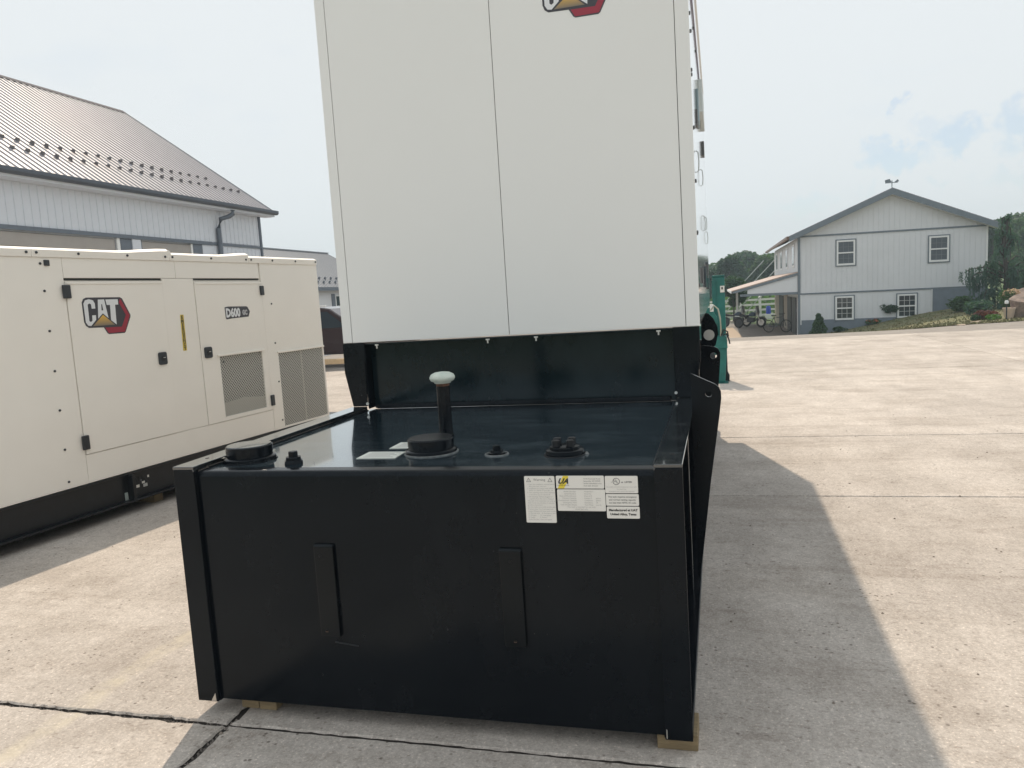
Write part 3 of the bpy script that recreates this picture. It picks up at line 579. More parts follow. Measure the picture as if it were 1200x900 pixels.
m = MB(); m.add(*[[(1.774 + rr * cos(2 * pi * k / 24), YT, 0.983 + rr * sin(2 * pi * k / 24)) for rr in (0.0125, 0.0102) for k in range(24)], [(k, (k + 1) % 24, 24 + (k + 1) % 24, 24 + k) for k in range(24)]])
put_text(m, 'U', 0.0125, 1.7695, 0.981, YT, 'CENTER', bold=0.0004); put_text(m, 'L', 0.0125, 1.7775, 0.977, YT, 'CENTER', bold=0.0004)
put_text(m, 'c', 0.009, 1.7575, 0.978, YT, 'CENTER'); put_text(m, 'us  LISTED', 0.0085, 1.790, 0.978, YT, bold=0.0003); m.build('emblem', INK, s4)
m = MB()
for k, l in enumerate(['Secondary containment generator base tank', 'for diesel fuel', 'Emergency and normal vent required']): put_text(m, l, 0.0058, 1.791, 0.962 - 0.008 * k, YT, 'CENTER')
m.build('print', INKL, s4)
s5 = sticker('vent_sticker', 1.7355, 1.8485, 0.897, 0.9385)
m = MB()
for k, l in enumerate(['This tank requires emergency', 'and normal venting capacity', 'not less than NFPA 30 code']): put_text(m, l, 0.0082, 1.792, 0.926 - 0.0105 * k, YT, 'CENTER', bold=0.00015)
m.build('print', INK, s5)
s6 = sticker('origin_sticker', 1.7365, 1.8495, 0.852, 0.894)
m = MB()
for k, l in enumerate(['Manufactured at UAT', 'United Alloy, Texas']): put_text(m, l, 0.0112, 1.793, 0.878 - 0.0145 * k, YT, 'CENTER', bold=0.0005)
m.build('print', INKB, s6)

# timber blocks under the tank
for (x0, x1, y0, y1, lab) in ((1.872, 2.014, 0.042, 0.20, 'pale timber block under the right front corner of the black tank'),
                              (0.150, 0.232, 0.075, 0.30, 'left one of two timber blocks side by side under the black tank'),
                              (0.236, 0.315, 0.072, 0.30, 'right one of two timber blocks side by side under the black tank')):
    o = B(x0, x1, y0, y1, 0.0, 0.0595).build('wood_block', WOOD, bev=0.003); tag(o, lab, 'wood block', 'timber blocks under the tank')

# ------------------------------------------------------------------ emblem used on both machines
LG = dict(
 outline=[(-0.23, 0.115), (-0.214, 0.142), (-0.184, 0.154), (0.151, 0.150), (0.173, 0.137), (0.241, -0.004), (0.238, -0.021), (0.171, -0.145), (0.157, -0.155), (-0.001, -0.155), (-0.017, -0.146), (-0.047, -0.096), (-0.190, -0.093), (-0.216, -0.075), (-0.229, -0.042)],
 C=[(-0.216, 0.105), (-0.198, 0.132), (-0.160, 0.140), (-0.122, 0.130), (-0.108, 0.104), (-0.108, 0.062), (-0.143, 0.062), (-0.145, 0.098), (-0.161, 0.106), (-0.177, 0.096), (-0.179, -0.036), (-0.166, -0.046), (-0.150, -0.036), (-0.146, 0.008), (-0.110, 0.008), (-0.113, -0.030), (-0.166, -0.078), (-0.195, -0.074), (-0.214, -0.046)],
 A=[(-0.074, 0.135), (-0.012, 0.135), (0.012, -0.032), (-0.041, 0.020), (-0.092, -0.024)],
 T=[(0.000, 0.134), (0.125, 0.134), (0.125, 0.088), (0.092, 0.088), (0.085, -0.078), (0.034, -0.040), (0.040, 0.088), (0.008, 0.088)],
 tri=[(-0.041, 0.008), (-0.150, -0.080), (0.068, -0.080)],
 red=[(0.152, 0.139), (0.233, -0.006), (0.162, -0.144), (-0.004, -0.147), (-0.034, -0.098), (0.004, -0.098), (0.137, -0.100), (0.192, -0.002), (0.132, 0.108)])
def emblem(parent, ox, oz, y, k):
    P = lambda ps: [(ox + a * k, oz + b * k) for a, b in ps]
    e = MB().prism(P(LG['outline']), 'y', y - 0.0012, y - 0.0002).build('emblem', LGREY, parent)
    MB().prism(P(LG['red']), 'y', y - 0.0017, y - 0.0013).build('emblem_edge', LRED, e)
    for c in 'CAT': 
        MB().prism(P(LG[c]), 'y', y - 0.0017, y - 0.0013).build('letter', LWHT, e)
    MB().prism(P([(-0.046, 0.096), (-0.038, 0.096), (-0.033, 0.045), (-0.050, 0.045)]), 'y', y - 0.0021, y - 0.0018).build('letter_gap', LGREY, e)
    MB().prism(P([(-0.041, 0.020), (-0.162, -0.078), (0.080, -0.078)]), 'y', y - 0.0021, y - 0.0018).build('emblem_outline', LGREY, e)
    MB().prism(P(LG['tri']), 'y', y - 0.0026, y - 0.0022).build('emblem_triangle', LYG, e)
    return e

# ------------------------------------------------------------------ white generator enclosure on the tank
EY0, EY1, EZ0, EZ1, EX0, EX1 = 1.61, 6.66, 1.427, 3.75, -0.029, 2.036
enc = thing('generator_enclosure', 'tall white sheet metal generator enclosure standing on the black fuel tank', 'enclosure', (1, 4.1, EZ0))
B(EX0 + 0.012, EX1 - 0.012, EY0 + 0.012, EY1 - 0.01, EZ0 + 0.004, EZ1 - 0.01).build('inner_frame', BLKM, enc)
for i, (a, b) in enumerate(((EX0, 0.0300), (0.0330, 0.9945), (0.9975, 1.9625), (1.9655, EX1))):
    B(a, b, EY0, EY0 + 0.011, EZ0, EZ1).build('corner_strip' if i in (0, 3) else 'front_panel', WHT, enc, bev=0.003)
B(EX0 - 0.01, EX1 + 0.01, EY0 - 0.01, EY1 + 0.01, EZ1 + 0.001, EZ1 + 0.03).build('roof', WHT, enc, bev=0.006)
for s in (0, 1):
    xa, xb = (EX1 - 0.0115, EX1) if s else (EX0, EX0 + 0.0115)
    ypan = [EY0 + 0.0115, 2.45, 3.55, 4.65, 5.75, EY1 - 0.003]
    for k in range(5):
        B(xa, xb, ypan[k], ypan[k + 1] - 0.003, EZ0, EZ1).build('side_panel', WHTS, enc, bev=0.003)
    xo = EX1 if s else EX0; d = 1 if s else -1
    rl = B(min(xo + d * 0.0005, xo + d * 0.008), max(xo + d * 0.0005, xo + d * 0.008), 2.2, 6.3, 3.284, 3.297).build('drip_rail', DKG if False else mat('mauve drip rail', (0.24, 0.23, 0.30), 0.5), enc)
    for (yy, zz) in ((1.829, 2.98), (1.654, 2.713), (1.814, 2.479), (1.756, 2.19), (1.721, 1.918), (1.67, 3.02), (1.67, 2.74), (1.67, 2.45), (1.67, 2.18), (1.67, 1.91), (1.67, 1.64), (2.6, 3.23), (3.1, 3.23), (3.9, 3.23)):
        MB().lathe((xo + d * 0.0003, yy, zz), [(0.010, 0), (0.010, d * 0.005), (0.005, d * 0.007)], 10, 'x').build('panel_bolt', GBOLT, enc)
    def sb(y0, y1, z0, z1, m, n, t=0.02): return B(min(xo + d * 0.0004, xo + d * t), max(xo + d * 0.0004, xo + d * t), y0, y1, z0, z1).build(n, m, enc, bev=0.003)
    sb(3.70, 4.5, 2.95, 3.19, mat('grey green vent hood', (0.55, 0.60, 0.60), 0.5), 'vent_hood', 0.03)
    sb(2.75, 3.05, 2.70, 2.90, mat('teal grey louvre', (0.22, 0.30, 0.33), 0.5), 'louvre', 0.014)
    sb(4.55, 4.70, 2.76, 2.88, GBOLT, 'hinge'); sb(4.55, 4.70, 1.7, 1.82, GBOLT, 'hinge'); sb(2.5, 2.6, 2.62, 2.72, GBOLT, 'hinge', 0.01); sb(2.5, 2.6, 1.65, 1.75, GBOLT, 'hinge', 0.01)
    for (yy, zz) in ((2.02, 2.33), (3.4, 2.42), (3.8, 2.12), (4.9, 2.2), (5.4, 2.1)):
        hd = MB(); hd.tube([(xo + d * 0.002, yy, zz + 0.06), (xo + d * 0.014, yy, zz + 0.05), (xo + d * 0.017, yy, zz), (xo + d * 0.014, yy, zz - 0.05), (xo + d * 0.002, yy, zz - 0.06)], 0.0035, 8)
        hd.build('pull_handle', GALV, enc, smooth=60)
    sb(3.5, 4.1, 1.62, 1.78, GLASS, 'control_window', 0.015); sb(4.9, 5.5, 1.6, 1.85, GLASS, 'control_window', 0.015)
B(EX0, EX1, EY1 - 0.0095, EY1, EZ0, EZ1).build('rear_panel', WHT, enc, bev=0.003)
for x in (0.19, 0.87, 1.15, 1.82):
    h = MB().box(x - 0.011, x + 0.011, 1.598, 1.6055, 1.405, 1.413); h.box(x - 0.004, x + 0.004, 1.598, 1.6055, 1.388, 1.4048); h.build('clip', CHR, enc, bev=0.001)
emblem(enc, 1.463, 3.181, EY0, 0.755)

# ------------------------------------------------------------------ cream generator (local: x along its face, y into the body)
GANG = math.atan2(0.995, 0.103)
gen = thing('generator_set', 'cream generator set with two side doors and mesh vents on a black skid', 'generator', (-2.931, 1.703, 0), GANG, local=True)
B(-1.5, 4.205, 0.016, 1.98, 0.353, 2.165).build('inner_body', CRM, gen)
def gp_(name, s0, s1, z0, z1, y0=0.0, y1=0.015, m=CRM, bev=0.003): return B(s0, s1, y0, y1, z0, z1).build(name, m, gen, bev=bev)
gp_('side_panel', -1.5, 0.788, 0.355, 2.172); gp_('top_panel', 0.791, 1.964, 2.012, 2.172); gp_('top_panel', 1.967, 3.148, 2.012, 2.172)
gp_('sill_panel', 0.791, 3.168, 0.355, 0.587); gp_('pillar_panel', 1.790, 2.182, 0.590, 2.009)
gp_('gap_shade', 0.797, 1.784, 1.994, 2.0105, 0.006, 0.0155, RUB, 0); gp_('gap_shade', 2.189, 3.146, 1.994, 2.0105, 0.006, 0.0155, RUB, 0)  # dark strips put in for the shade in the gaps above the doors
d1 = gp_('door', 0.795, 1.786, 0.592, 1.985, -0.006)
d2m = MB()
def framed(mb, s0, s1, z0, z1, a0, a1, c0, c1, y0, y1):
    mb.box(s0, a0, y0, y1, z0, z1).box(a1, s1, y0, y1, z0, z1).box(a0, a1, y0, y1, c1, z1).box(a0, a1, y0, y1, z0, c0)
framed(d2m, 2.187, 3.163, 0.592, 1.975, 2.425, 3.072, 0.630, 1.236, -0.006, 0.0145); d2 = d2m.build('door', CRM, gen)
rpm = MB(); framed(rpm, 3.172, 4.214, 0.353, 2.172, 3.350, 4.190, 0.375, 1.188, 0.0, 0.0145); rp_ = rpm.build('end_panel', CRM, gen)
B(4.206, 4.215, 0.0155, 1.99, 0.353, 2.172).build('rear_end_panel', CRM, gen, bev=0.003)
B(-1.51, -1.501, 0.0155, 1.99, 0.353, 2.172).build('front_end_panel', CRM, gen, bev=0.003)
MB().prism([(0.0, 2.174), (1.99, 2.174), (1.99, 2.20), (1.0, 2.245), (0.0, 2.20)], 'x', -1.5, 4.21).build('roof', CRM, gen, bev=0.004)
B(0.80, 1.78, -0.012, -0.0062, 1.962, 1.984).build('door_lip', CRM, d1, bev=0.002); B(2.192, 3.158, -0.012, -0.0062, 1.953, 1.974).build('door_lip', CRM, d2, bev=0.002)
def mesh_fill(par, s0, s1, z0, z1, y, backlow):
    bk = B(s0, s1, 0.0152, 0.0158, z0, z1).build('backing', mat('mesh backing', (0.07, 0.075, 0.07), 0.8), par)
    MB().prism([(s0, z0), (s1, z0), (s1, z0 + backlow), ((s0 + s1) / 2, z0 + backlow * 1.3), (s0, z0 + backlow * 1.1)], 'y', 0.0140, 0.0150).build('duct_panel', mat('pale duct', (0.42, 0.41, 0.36), 0.7), par)
    w = MB(); p = 0.034; t = 0.0046; W_, H_ = s1 - s0, z1 - z0
    n = int((W_ + H_) / p)
    for k in range(1, n):
        c = k * p
        for sg in (0, 1):
            a = (max(0, c - H_), min(c, H_)); b = (min(c, W_), max(0, c - W_))
            pa, pb_ = (a, b)
            if sg: pa, pb_ = (W_ - a[0], a[1]), (W_ - b[0], b[1])
            d = Vector((pb_[0] - pa[0], pb_[1] - pa[1])); 
            if d.length < 0.01: continue
            q = Vector((-d.y, d.x)).normalized() * t
            yy = y + (0.0011 if sg else 0)
            w.add([(s0 + pa[0] - q.x, yy, z0 + pa[1] - q.y), (s0 + pa[0] + q.x, yy, z0 + pa[1] + q.y), (s0 + pb_[0] + q.x, yy, z0 + pb_[1] + q.y), (s0 + pb_[0] - q.x, yy, z0 + pb_[1] - q.y)], [(0, 1, 2, 3)])
    structure(w.build('mesh_wire', mat('mesh paint', (0.50, 0.495, 0.455), 0.5), par, fix=False), 'stuff')
    return bk
mesh_fill(d2, 2.425, 3.072, 0.630, 1.236, 0.006, 0.12)
mesh_fill(rp_, 3.350, 4.190, 0.375, 1.188, 0.006, 0.0)
B(2.39, 3.10, -0.024, -0.0062, 1.240, 1.262).build('vent_lip', CRM, d2, bev=0.003)
B(3.33, 4.21, -0.016, -0.0002, 1.192, 1.212).build('vent_lip', CRM, rp_, bev=0.003)
B(3.765, 3.79, 0.0135, 0.0148, 0.376, 1.187).build('mesh_stiffener', mat('stiffener paint', (0.40, 0.39, 0.34), 0.6), rp_)
# top rail in lengths with raised ends
def rail(s0, s1, up0, up1):
    n = 12; m = MB()
    for k in range(n + 1):
        f = k / n; s = s0 + (s1 - s0) * f; e = max(up0 * S((0.35 - f) / 0.35), up1 * S((f - 0.55) / 0.45))
        z = 2.212; m.v += [(s, -0.010, z - 0.040), (s, -0.014, z + 0.015 + e), (s, 0.025, z + 0.035 + e * 1.1), (s, 0.05, z - 0.040)]
    for k in range(n):
        a = 4 * k; m.f += [(a + j, a + (j + 1) % 4, a + 4 + (j + 1) % 4, a + 4 + j) for j in range(4)]
    m.f += [(0, 1, 2, 3), tuple(4 * n + j for j in (3, 2, 1, 0))]
    return m.build('roof_rail', CRM, gen, smooth=40)
rail(-1.5, 0.53, 0, 0.0); rail(0.533, 1.90, 0, 0.030); rail(1.903, 2.99, 0.0, 0.026); rail(2.993, 4.21, 0, 0)
MB().lathe((1.895, -0.012, 2.232), [(0.033, 0), (0.033, 0.04)], 18, 'y').build('rail_end_disc', CRM, gen, bev=0.002)
def gbolt(s, z, r=0.0095, y=-0.0002):
    return MB().lathe((s, y, z), [(r, 0), (r, -0.006), (r * 0.5, -0.008)], 10, 'y').build('bolt', DKG, gen)
for s in (0.488, 0.571, 0.939, 1.424, 1.85, 1.937, 2.439, 2.951, 3.032, 3.383, 3.795, 4.184): gbolt(s, 2.205, 0.0105, -0.0125)
for z in (1.913, 1.604, 1.292, 0.983, 0.67, 0.411): gbolt(0.608, z)
for z in (1.736, 1.306, 0.879, 0.45): gbolt(3.312, z)
gbolt(0.15, 1.28, 0.006); gbolt(2.47, 1.18, 0.008, -0.007)
for (d, s0, s1, z0, z1) in ((d1, 0.755, 0.823, 1.850, 1.957), (d1, 0.761, 0.824, 0.632, 0.748), (d2, 3.129, 3.184, 1.832, 1.932), (d2, 3.135, 3.189, 0.633, 0.750)):
    B(s0, s1, -0.026, -0.0062, z0, z1).build('hinge', DKG, d, bev=0.006)
for (d, s0, s1, z0, z1) in ((d1, 1.643, 1.738, 1.232, 1.346), (d2, 2.220, 2.320, 1.238, 1.346)):
    l = MB().prism(rrect(s0, s1, z0, z1, 0.018), 'y', -0.020, -0.0062).build('latch', DKG, d, bev=0.003)
    MB().lathe(((s0 + s1) / 2, -0.0202, (z0 + z1) / 2), [(0.024, 0), (0.022, -0.005), (0.008, -0.006)], 16, 'y').build('latch_lock', RUB, d)
    B((s0 + s1) / 2 - 0.004, (s0 + s1) / 2 + 0.022, -0.0275, -0.0264, (z0 + z1) / 2 + 0.004, (z0 + z1) / 2 + 0.01).build('latch_key', CHR, d)
B(0.630, 0.674, -0.014, -0.0002, 2.105, 2.150).build('lamp_box', DKG, gen, bev=0.004); gbolt(0.600, 2.122, 0.010)
emblem(d1, 1.150, 1.700, -0.0062, 1.0)
nb = MB().prism([(2.566, 1.722), (2.62, 1.728), (2.885, 1.722), (2.908, 1.716), (2.939, 1.668), (2.912, 1.614), (2.66, 1.606), (2.580, 1.600), (2.568, 1.612)], 'y', -0.0078, -0.0064).build('model_badge', LGREY, d2)
m = MB(); put_text(m, 'D600', 0.118, 2.576, 1.624, -0.0084, sx=0.80, bold=0.006); m.build('badge_letters', LWHT, d2)
m = MB(); put_text(m, 'GC', 0.066, 2.822, 1.638, -0.0084, sx=0.78, bold=0.0055); m.build('badge_letters', mat('badge grey', (0.42, 0.42, 0.44), 0.4), d2)
ys_ = MB().prism([(1.966, 1.672), (2.010, 1.672), (2.006, 1.335), (1.960, 1.335)], 'y', -0.0013, -0.0003).build('yellow_sticker', LYEL, gen)
m = MB()
for k, ch in enumerate('EMERGENCY'): put_text(m, ch, 0.044, 1.9865, 1.633 - 0.0365 * k, -0.0016, 'CENTER', bold=0.0022)
m.build('print', INKB, ys_)
# black skid with flanges, cables box and stickers
sk = MB().prism([(0.010, 0.102), (1.97, 0.102), (1.97, 0.335), (0.010, 0.335)], 'x', -1.6, 4.49).build('skid', BLKM, gen)
B(-1.6, 4.49, -0.012, 1.98, 0.336, 0.350).build('skid_top_flange', BLKM, sk, bev=0.003)
B(-1.6, 1.16, -0.05, 0.0098, 0.100, 0.116).build('skid_bottom_flange', BLKM, sk, bev=0.003); B(1.20, 4.49, -0.05, 0.0098, 0.100, 0.116).build('skid_bottom_flange', BLKM, sk, bev=0.003)
B(1.165, 1.195, -0.055, 0.0095, 0.100, 0.334).build('skid_bracket', BLKM, sk, bev=0.003)
for (s0, s1, z0, z1, m_) in ((1.125, 1.158, 0.118, 0.185, mat('grey green sticker', (0.36, 0.42, 0.40), 0.5)), (1.255, 1.288, 0.198, 0.222, PAPER), (1.318, 1.35, 0.222, 0.240, PAPER), (1.33, 1.375, 0.188, 0.216, mat('grey sticker', (0.45, 0.46, 0.45), 0.5)), (1.385, 1.402, 0.262, 0.282, PAPER), (1.30, 1.315, 0.245, 0.262, mat('dull sticker', (0.25, 0.25, 0.27), 0.5))):
    B(s0, s1, 0.007 if s0 > 1.2 else 0.0065, 0.0088, z0, z1).build('skid_sticker', m_, sk)
c = MB(); c.tube([(1.24, 0.0, 0.30), (1.25, -0.02, 0.26), (1.27, -0.02, 0.24), (1.30, 0.0, 0.29)], 0.006, 8); c.tube([(1.33, 0, 0.29), (1.35, -0.02, 0.25), (1.38, 0.0, 0.23)], 0.006, 8); c.build('cable', RUB, sk, smooth=60)
for k, s in enumerate((-1.2, 1.5, 4.2)):
    o = MB().box(s, s + 0.1, 0.08, 1.95, 0.0, 0.098).build('timber_bearer', WOOD); 
    o.matrix_world = gen.matrix_basis.copy(); o.location = (-2.931, 1.703, 0); o.rotation_euler = (0, 0, GANG)
    tag(o, ('timber bearer under the near end of the cream generator skid', 'timber bearer under the middle of the cream generator skid', 'timber bearer under the far end of the cream generator skid')[k], 'timber bearer', 'bearers under the cream generator')

# ------------------------------------------------------------------ ribbed metal sheets
def ribbed(width, length, rib=0.2, rh=0.018, rw=0.05):
    """profile across x (width), sheet runs along y 0..length, ribs towards +z"""
    xs = [0.0]; pr = []
    n = int(round(width / rib))
    for k in range(n):
        c = k * rib + rib / 2
        pr += [(k * rib, 0), (c - rw / 2, 0), (c - rw / 4, rh), (c + rw / 4, rh), (c + rw / 2, 0)]
    pr.append((width, 0))
    m = MB()
    for (a, h) in pr: m.v += [(a, 0, h), (a, length, h)]
    m.f = [(2 * i, 2 * i + 2, 2 * i + 3, 2 * i + 1) for i in range(len(pr) - 1)]
    return m
def frame(o, origin, ex, ey, ez):
    o.matrix_basis = Matrix(((ex[0], ey[0], ez[0], origin[0]), (ex[1], ey[1], ez[1], origin[1]), (ex[2], ey[2], ez[2], origin[2]), (0, 0, 0, 1)))

# ------------------------------------------------------------------ barn on the left
BX, BY0, BY1 = -11.5, 2.0, 19.03
barn = thing('metal_barn', 'long pale metal barn with brown ribbed roof and overhead doors behind the cream generator', 'barn', (-16.3, 10.5, 0))
off = Vector((-16.3, 10.5, 0))
B(-21.1, BX - 0.07, BY0, BY1 - 0.02, 0, 4.55).build('wall_core', SIDE, barn)
B(BX - 0.0695, BX - 0.002, BY0, BY1 - 0.02, 3.721, 4.55).build('wall_core', SIDE, barn)
B(BX - 0.0695, BX - 0.002, 16.64, BY1 - 0.02, 0, 3.71).build('wall_core', SIDE, barn)
MB().prism([(-21.1, 4.5501), (BX - 0.02, 4.5501), (-16.28, 7.98)], 'y', BY1 - 0.1, BY1).build('gable_wall', SIDE, barn)
sh = ribbed(0.8, 1.02, 0.2, 0.02, 0.045).build('wall_panel', SIDE, barn, fix=False, raw=True)
k = 0; yy = BY1 - 0.8
up = Vector((0, 0, 1)); alongY = Vector((0, 1, 0)); outX = Vector((1, 0, 0))
first = True
while yy > BY0 - 0.5:
    o = sh if first else sh.copy()
    if not first: col.objects.link(o); o.parent = barn
    first = False
    frame(o, Vector((BX, yy, 3.72)) - off, alongY, up, outX); yy -= 0.8
# lower panels right of the doors
sh2 = ribbed(0.8, 3.55, 0.2, 0.02, 0.045).build('wall_panel', SIDE, barn, fix=False, raw=True)
first = True
for yy in (18.23, 17.43, 16.63):
    o = sh2 if first else sh2.copy()
    if not first: col.objects.link(o); o.parent = barn
    first = False
    frame(o, Vector((BX, yy, 0.05)) - off, alongY, up, outX)
B(BX - 0.018, BX + 0.0, 16.19, 16.63, 0, 3.62).build('wall_panel', SIDE, barn)
B(BX + 0.001, BX + 0.035, BY0, 16.60, 3.625, 3.715).build('door_header', TRIM, barn)
B(BX + 0.002, BX + 0.033, 16.605, 19.0, 3.63, 3.70).build('belt_trim', TRIM, barn)
def ohdoor(y0, y1):
    d = B(BX - 0.06, BX - 0.05, y0, y1, 0.0, 3.6).build('overhead_door', OHD, barn)
    z = 0.0
    while z < 3.55:
        B(BX - 0.0498, BX - 0.030, y0, y1, z + 0.012, z + 0.288).build('door_panel', OHD, d, bev=0.006); z += 0.3
ohdoor(2.4, 12.98); ohdoor(13.86, 15.70)
# wall cut behind doors: jambs and columns
for (y0, y1, m_) in ((13.02, 13.12, WTRIM), (13.13, 13.50, TRIM), (13.50, 13.79, SIDE), (13.79, 13.85, TRIM), (15.71, 15.78, WTRIM), (15.79, 16.18, TRIM)):
    B(BX - 0.045, BX + 0.02 if m_ is SIDE else BX - 0.005, y0 + 0.001, y1 - 0.001, 0, 3.622).build('door_jamb', m_, barn)
B(BX - 0.02, BX + 0.05, BY1 - 0.02, BY1 + 0.06, 0, 4.6).build('corner_trim', TRIM, barn, bev=0.004)
# roof
E0 = Vector((-11.16, 0, 4.75)); R0 = Vector((-16.28, 0, 8.40)); sd = (R0 - E0); SLEN = sd.length; sd.normalize(); nn = Vector((-sd.z, 0, sd.x)) * -1
if nn.z < 0: nn = -nn
rs = ribbed(0.8, SLEN, 0.2, 0.028, 0.06).build('roof_panel', ROOFM, barn, fix=False, raw=True)
first = True; yy = 19.4 - 0.8
while yy > 1.0:
    o = rs if first else rs.copy()
    if not first: col.objects.link(o); o.parent = barn
    first = False
    frame(o, Vector((E0.x, yy, E0.z)) - off, alongY, sd, nn); yy -= 0.8
MB().add([(R0.x, 1.0, R0.z), (R0.x, 19.4, R0.z), (-21.4, 19.4, 4.75), (-21.4, 1.0, 4.75)], [(0, 1, 2, 3)]).build('rear_roof_slope', ROOFM, barn, fix=False)
MB().prism([(-16.28, 8.445), (-16.14, 8.345), (-16.14, 8.32), (-16.28, 8.41), (-16.42, 8.32), (-16.42, 8.345)], 'y', 1.0, 19.42).build('ridge_cap', mat('dull ridge metal', (0.16, 0.15, 0.155), 0.9, spec=0.1), barn)
q = [(E0 + nn * 0.035), (R0 + nn * 0.035), (R0 - nn * 0.10), (E0 - nn * 0.10)]
MB().prism([(p.x, p.z) for p in q], 'y', 19.402, 19.43).build('rake_trim', TRIM, barn)
MB().prism([(-11.13, 4.78), (-11.01, 4.78), (-11.01, 4.70), (-11.05, 4.655), (-11.13, 4.655)], 'y', 1.0, 19.46).build('gutter', mat('dark slate gutter', (0.075, 0.09, 0.115), 0.5), barn, bev=0.008)
B(-11.48, -11.131, 1.0, 19.4, 4.60, 4.66).build('soffit', SIDE, barn)
d = MB(); d.tube([(-11.07, 17.12, 4.60), (-11.07, 17.12, 4.50), (-11.16, 17.06, 4.43), (-11.36, 16.93, 4.36), (-11.42, 16.88, 4.1), (-11.42, 16.88, 2.0), (-11.42, 16.88, 0.1)], 0.065, 10); d.build('downspout', TRIM, barn, smooth=50)
sg = MB(); sg.box(-0.032, 0.032, -0.05, 0.05, 0, 0.010); sg.add([(-0.042, -0.03, 0.010), (0.042, -0.03, 0.010), (0.042, 0.0, 0.068), (-0.042, 0.0, 0.068), (-0.035, 0.04, 0.010), (0.035, 0.04, 0.010)], [(0, 1, 2, 3), (3, 2, 5, 4), (0, 3, 4), (1, 5, 2), (0, 4, 5, 1)])
sg = sg.build('snow_guard', mat('snow guard grey', (0.13, 0.12, 0.125), 0.6), barn, raw=True); first = True
for (dist, ph) in ((1.07, 0.19), (1.60, 0.0)):
    yy = 19.1 - ph
    while yy > 5:
        if dist > 1.5 and yy > 18.2: yy -= 0.38; continue
        o = sg if first else sg.copy()
        if not first: col.objects.link(o); o.parent = barn
        first = False
        p = E0 + sd * dist; frame(o, Vector((p.x, yy, p.z)) + nn * 0.028 - off, alongY, sd, nn); yy -= 0.38

# ------------------------------------------------------------------ low building far left
lb = thing('low_metal_building', 'low building with grey ribbed roof glimpsed between the cream generator and white enclosure', 'building', (-20, 32, 0))
off = Vector((-20, 32, 0))
B(-24, -16.5, 22.0, 39.3, -0.6, 2.62).build('wall', HSID, lb)
E1 = Vector((-16.15, 0, 2.70)); R1 = Vector((-20.15, 0, 4.93)); sd1 = R1 - E1; L1 = sd1.length; sd1.normalize(); n1 = Vector((sd1.z, 0, -sd1.x)); n1 = n1 if n1.z > 0 else -n1
rs = ribbed(0.9, L1, 0.3, 0.03, 0.07).build('roof_panel', ROOF2, lb, fix=False, raw=True); first = True; yy = 39.7 - 0.9
while yy > 21:
    o = rs if first else rs.copy()
    if not first: col.objects.link(o); o.parent = lb
    first = False; frame(o, Vector((E1.x, yy, E1.z)) - off, alongY, sd1, n1); yy -= 0.9
MB().add([(R1.x, 21, R1.z), (R1.x, 39.7, R1.z), (-24.15, 39.7, 2.7), (-24.15, 21, 2.7)], [(0, 1, 2, 3)]).build('rear_roof_slope', ROOF2, lb, fix=False)
MB().prism([(-24.0, 2.6201), (-16.5, 2.6201), (-20.15, 4.75)], 'y', 39.2, 39.3).build('gable_wall', HSID, lb)
B(-16.2, -16.1, 21, 39.72, 2.55, 2.72).build('gutter', TRIM, lb); B(-20.25, -20.05, 21, 39.72, 4.92, 4.98).build('ridge_cap', ROOF2, lb)
o0 = None
for (dist, ph) in ((0.5, 0.0), (0.95, 0.3)):
    yy = 38.9 - ph
    while yy > 26:
        if o0 is None: o0 = MB().box(-0.05, 0.05, -0.03, 0.03, 0, 0.10).build('snow_guard', TRIM, lb, raw=True); o = o0
        else: o = o0.copy(); col.objects.link(o); o.parent = lb
        p = E1 + sd1 * dist; frame(o, Vector((p.x, yy, p.z)) + n1 * 0.03 - off, alongY, sd1, n1); yy -= 0.6
for yw in (30.2, 33.2, 36.2):
    f = MB(); framedY = [(yw, yw + 0.9, 1.2, 2.35)]
    f.box(-16.5, -16.46, yw, yw + 0.07, 1.2, 2.35).box(-16.5, -16.46, yw + 0.83, yw + 0.9, 1.2, 2.35).box(-16.5, -16.46, yw + 0.07, yw + 0.83, 2.28, 2.35).box(-16.5, -16.46, yw + 0.07, yw + 0.83, 1.2, 1.27).box(-16.5, -16.465, yw + 0.07, yw + 0.83, 1.75, 1.80)
    w = f.build('window', WTRIM, lb); B(-16.499, -16.48, yw + 0.07, yw + 0.83, 1.27, 1.75).build('pane', GLASS, w); B(-16.499, -16.48, yw + 0.07, yw + 0.83, 1.80, 2.28).build('pane', GLASS, w)
    for y2 in (yw - 0.36, yw + 0.93): B(-16.499, -16.46, y2, y2 + 0.33, 1.15, 2.40).build('shutter', TRIM, lb)

# ------------------------------------------------------------------ dark vehicle and timber in front of it
suv = thing('parked_car', 'dark maroon van with bright roof edge parked behind the cream generator', 'van', (-8.8, 17.9, 0))
prof = [(-11.2, 0.38), (-6.5, 0.38), (-6.35, 0.6), (-6.35, 0.95), (-6.5, 1.08), (-7.6, 1.16), (-8.3, 1.66), (-8.7, 1.72), (-10.9, 1.72), (-11.25, 1.55), (-11.35, 0.8)]
MB().prism(prof, 'y', 17.05, 18.8).build('body', CAR, suv, bev=0.04)
for (a, b) in ((-8.9, -7.95), (-10.0, -8.98), (-11.0, -10.08)):
    top = 1.60 if a > -9.5 or a < -9.5 else 1.6
    poly = [(a, 1.12), (b, 1.12), (b - (0.35 if b > -8 else 0.0), 1.60 if b < -8 else 1.38), (a, 1.60)] if b < -8 else [(a, 1.12), (b + 0.15, 1.13), (b - 0.42, 1.58), (a, 1.60)]
    MB().prism(poly, 'y', 17.035, 17.049).build('window', CARG, suv)
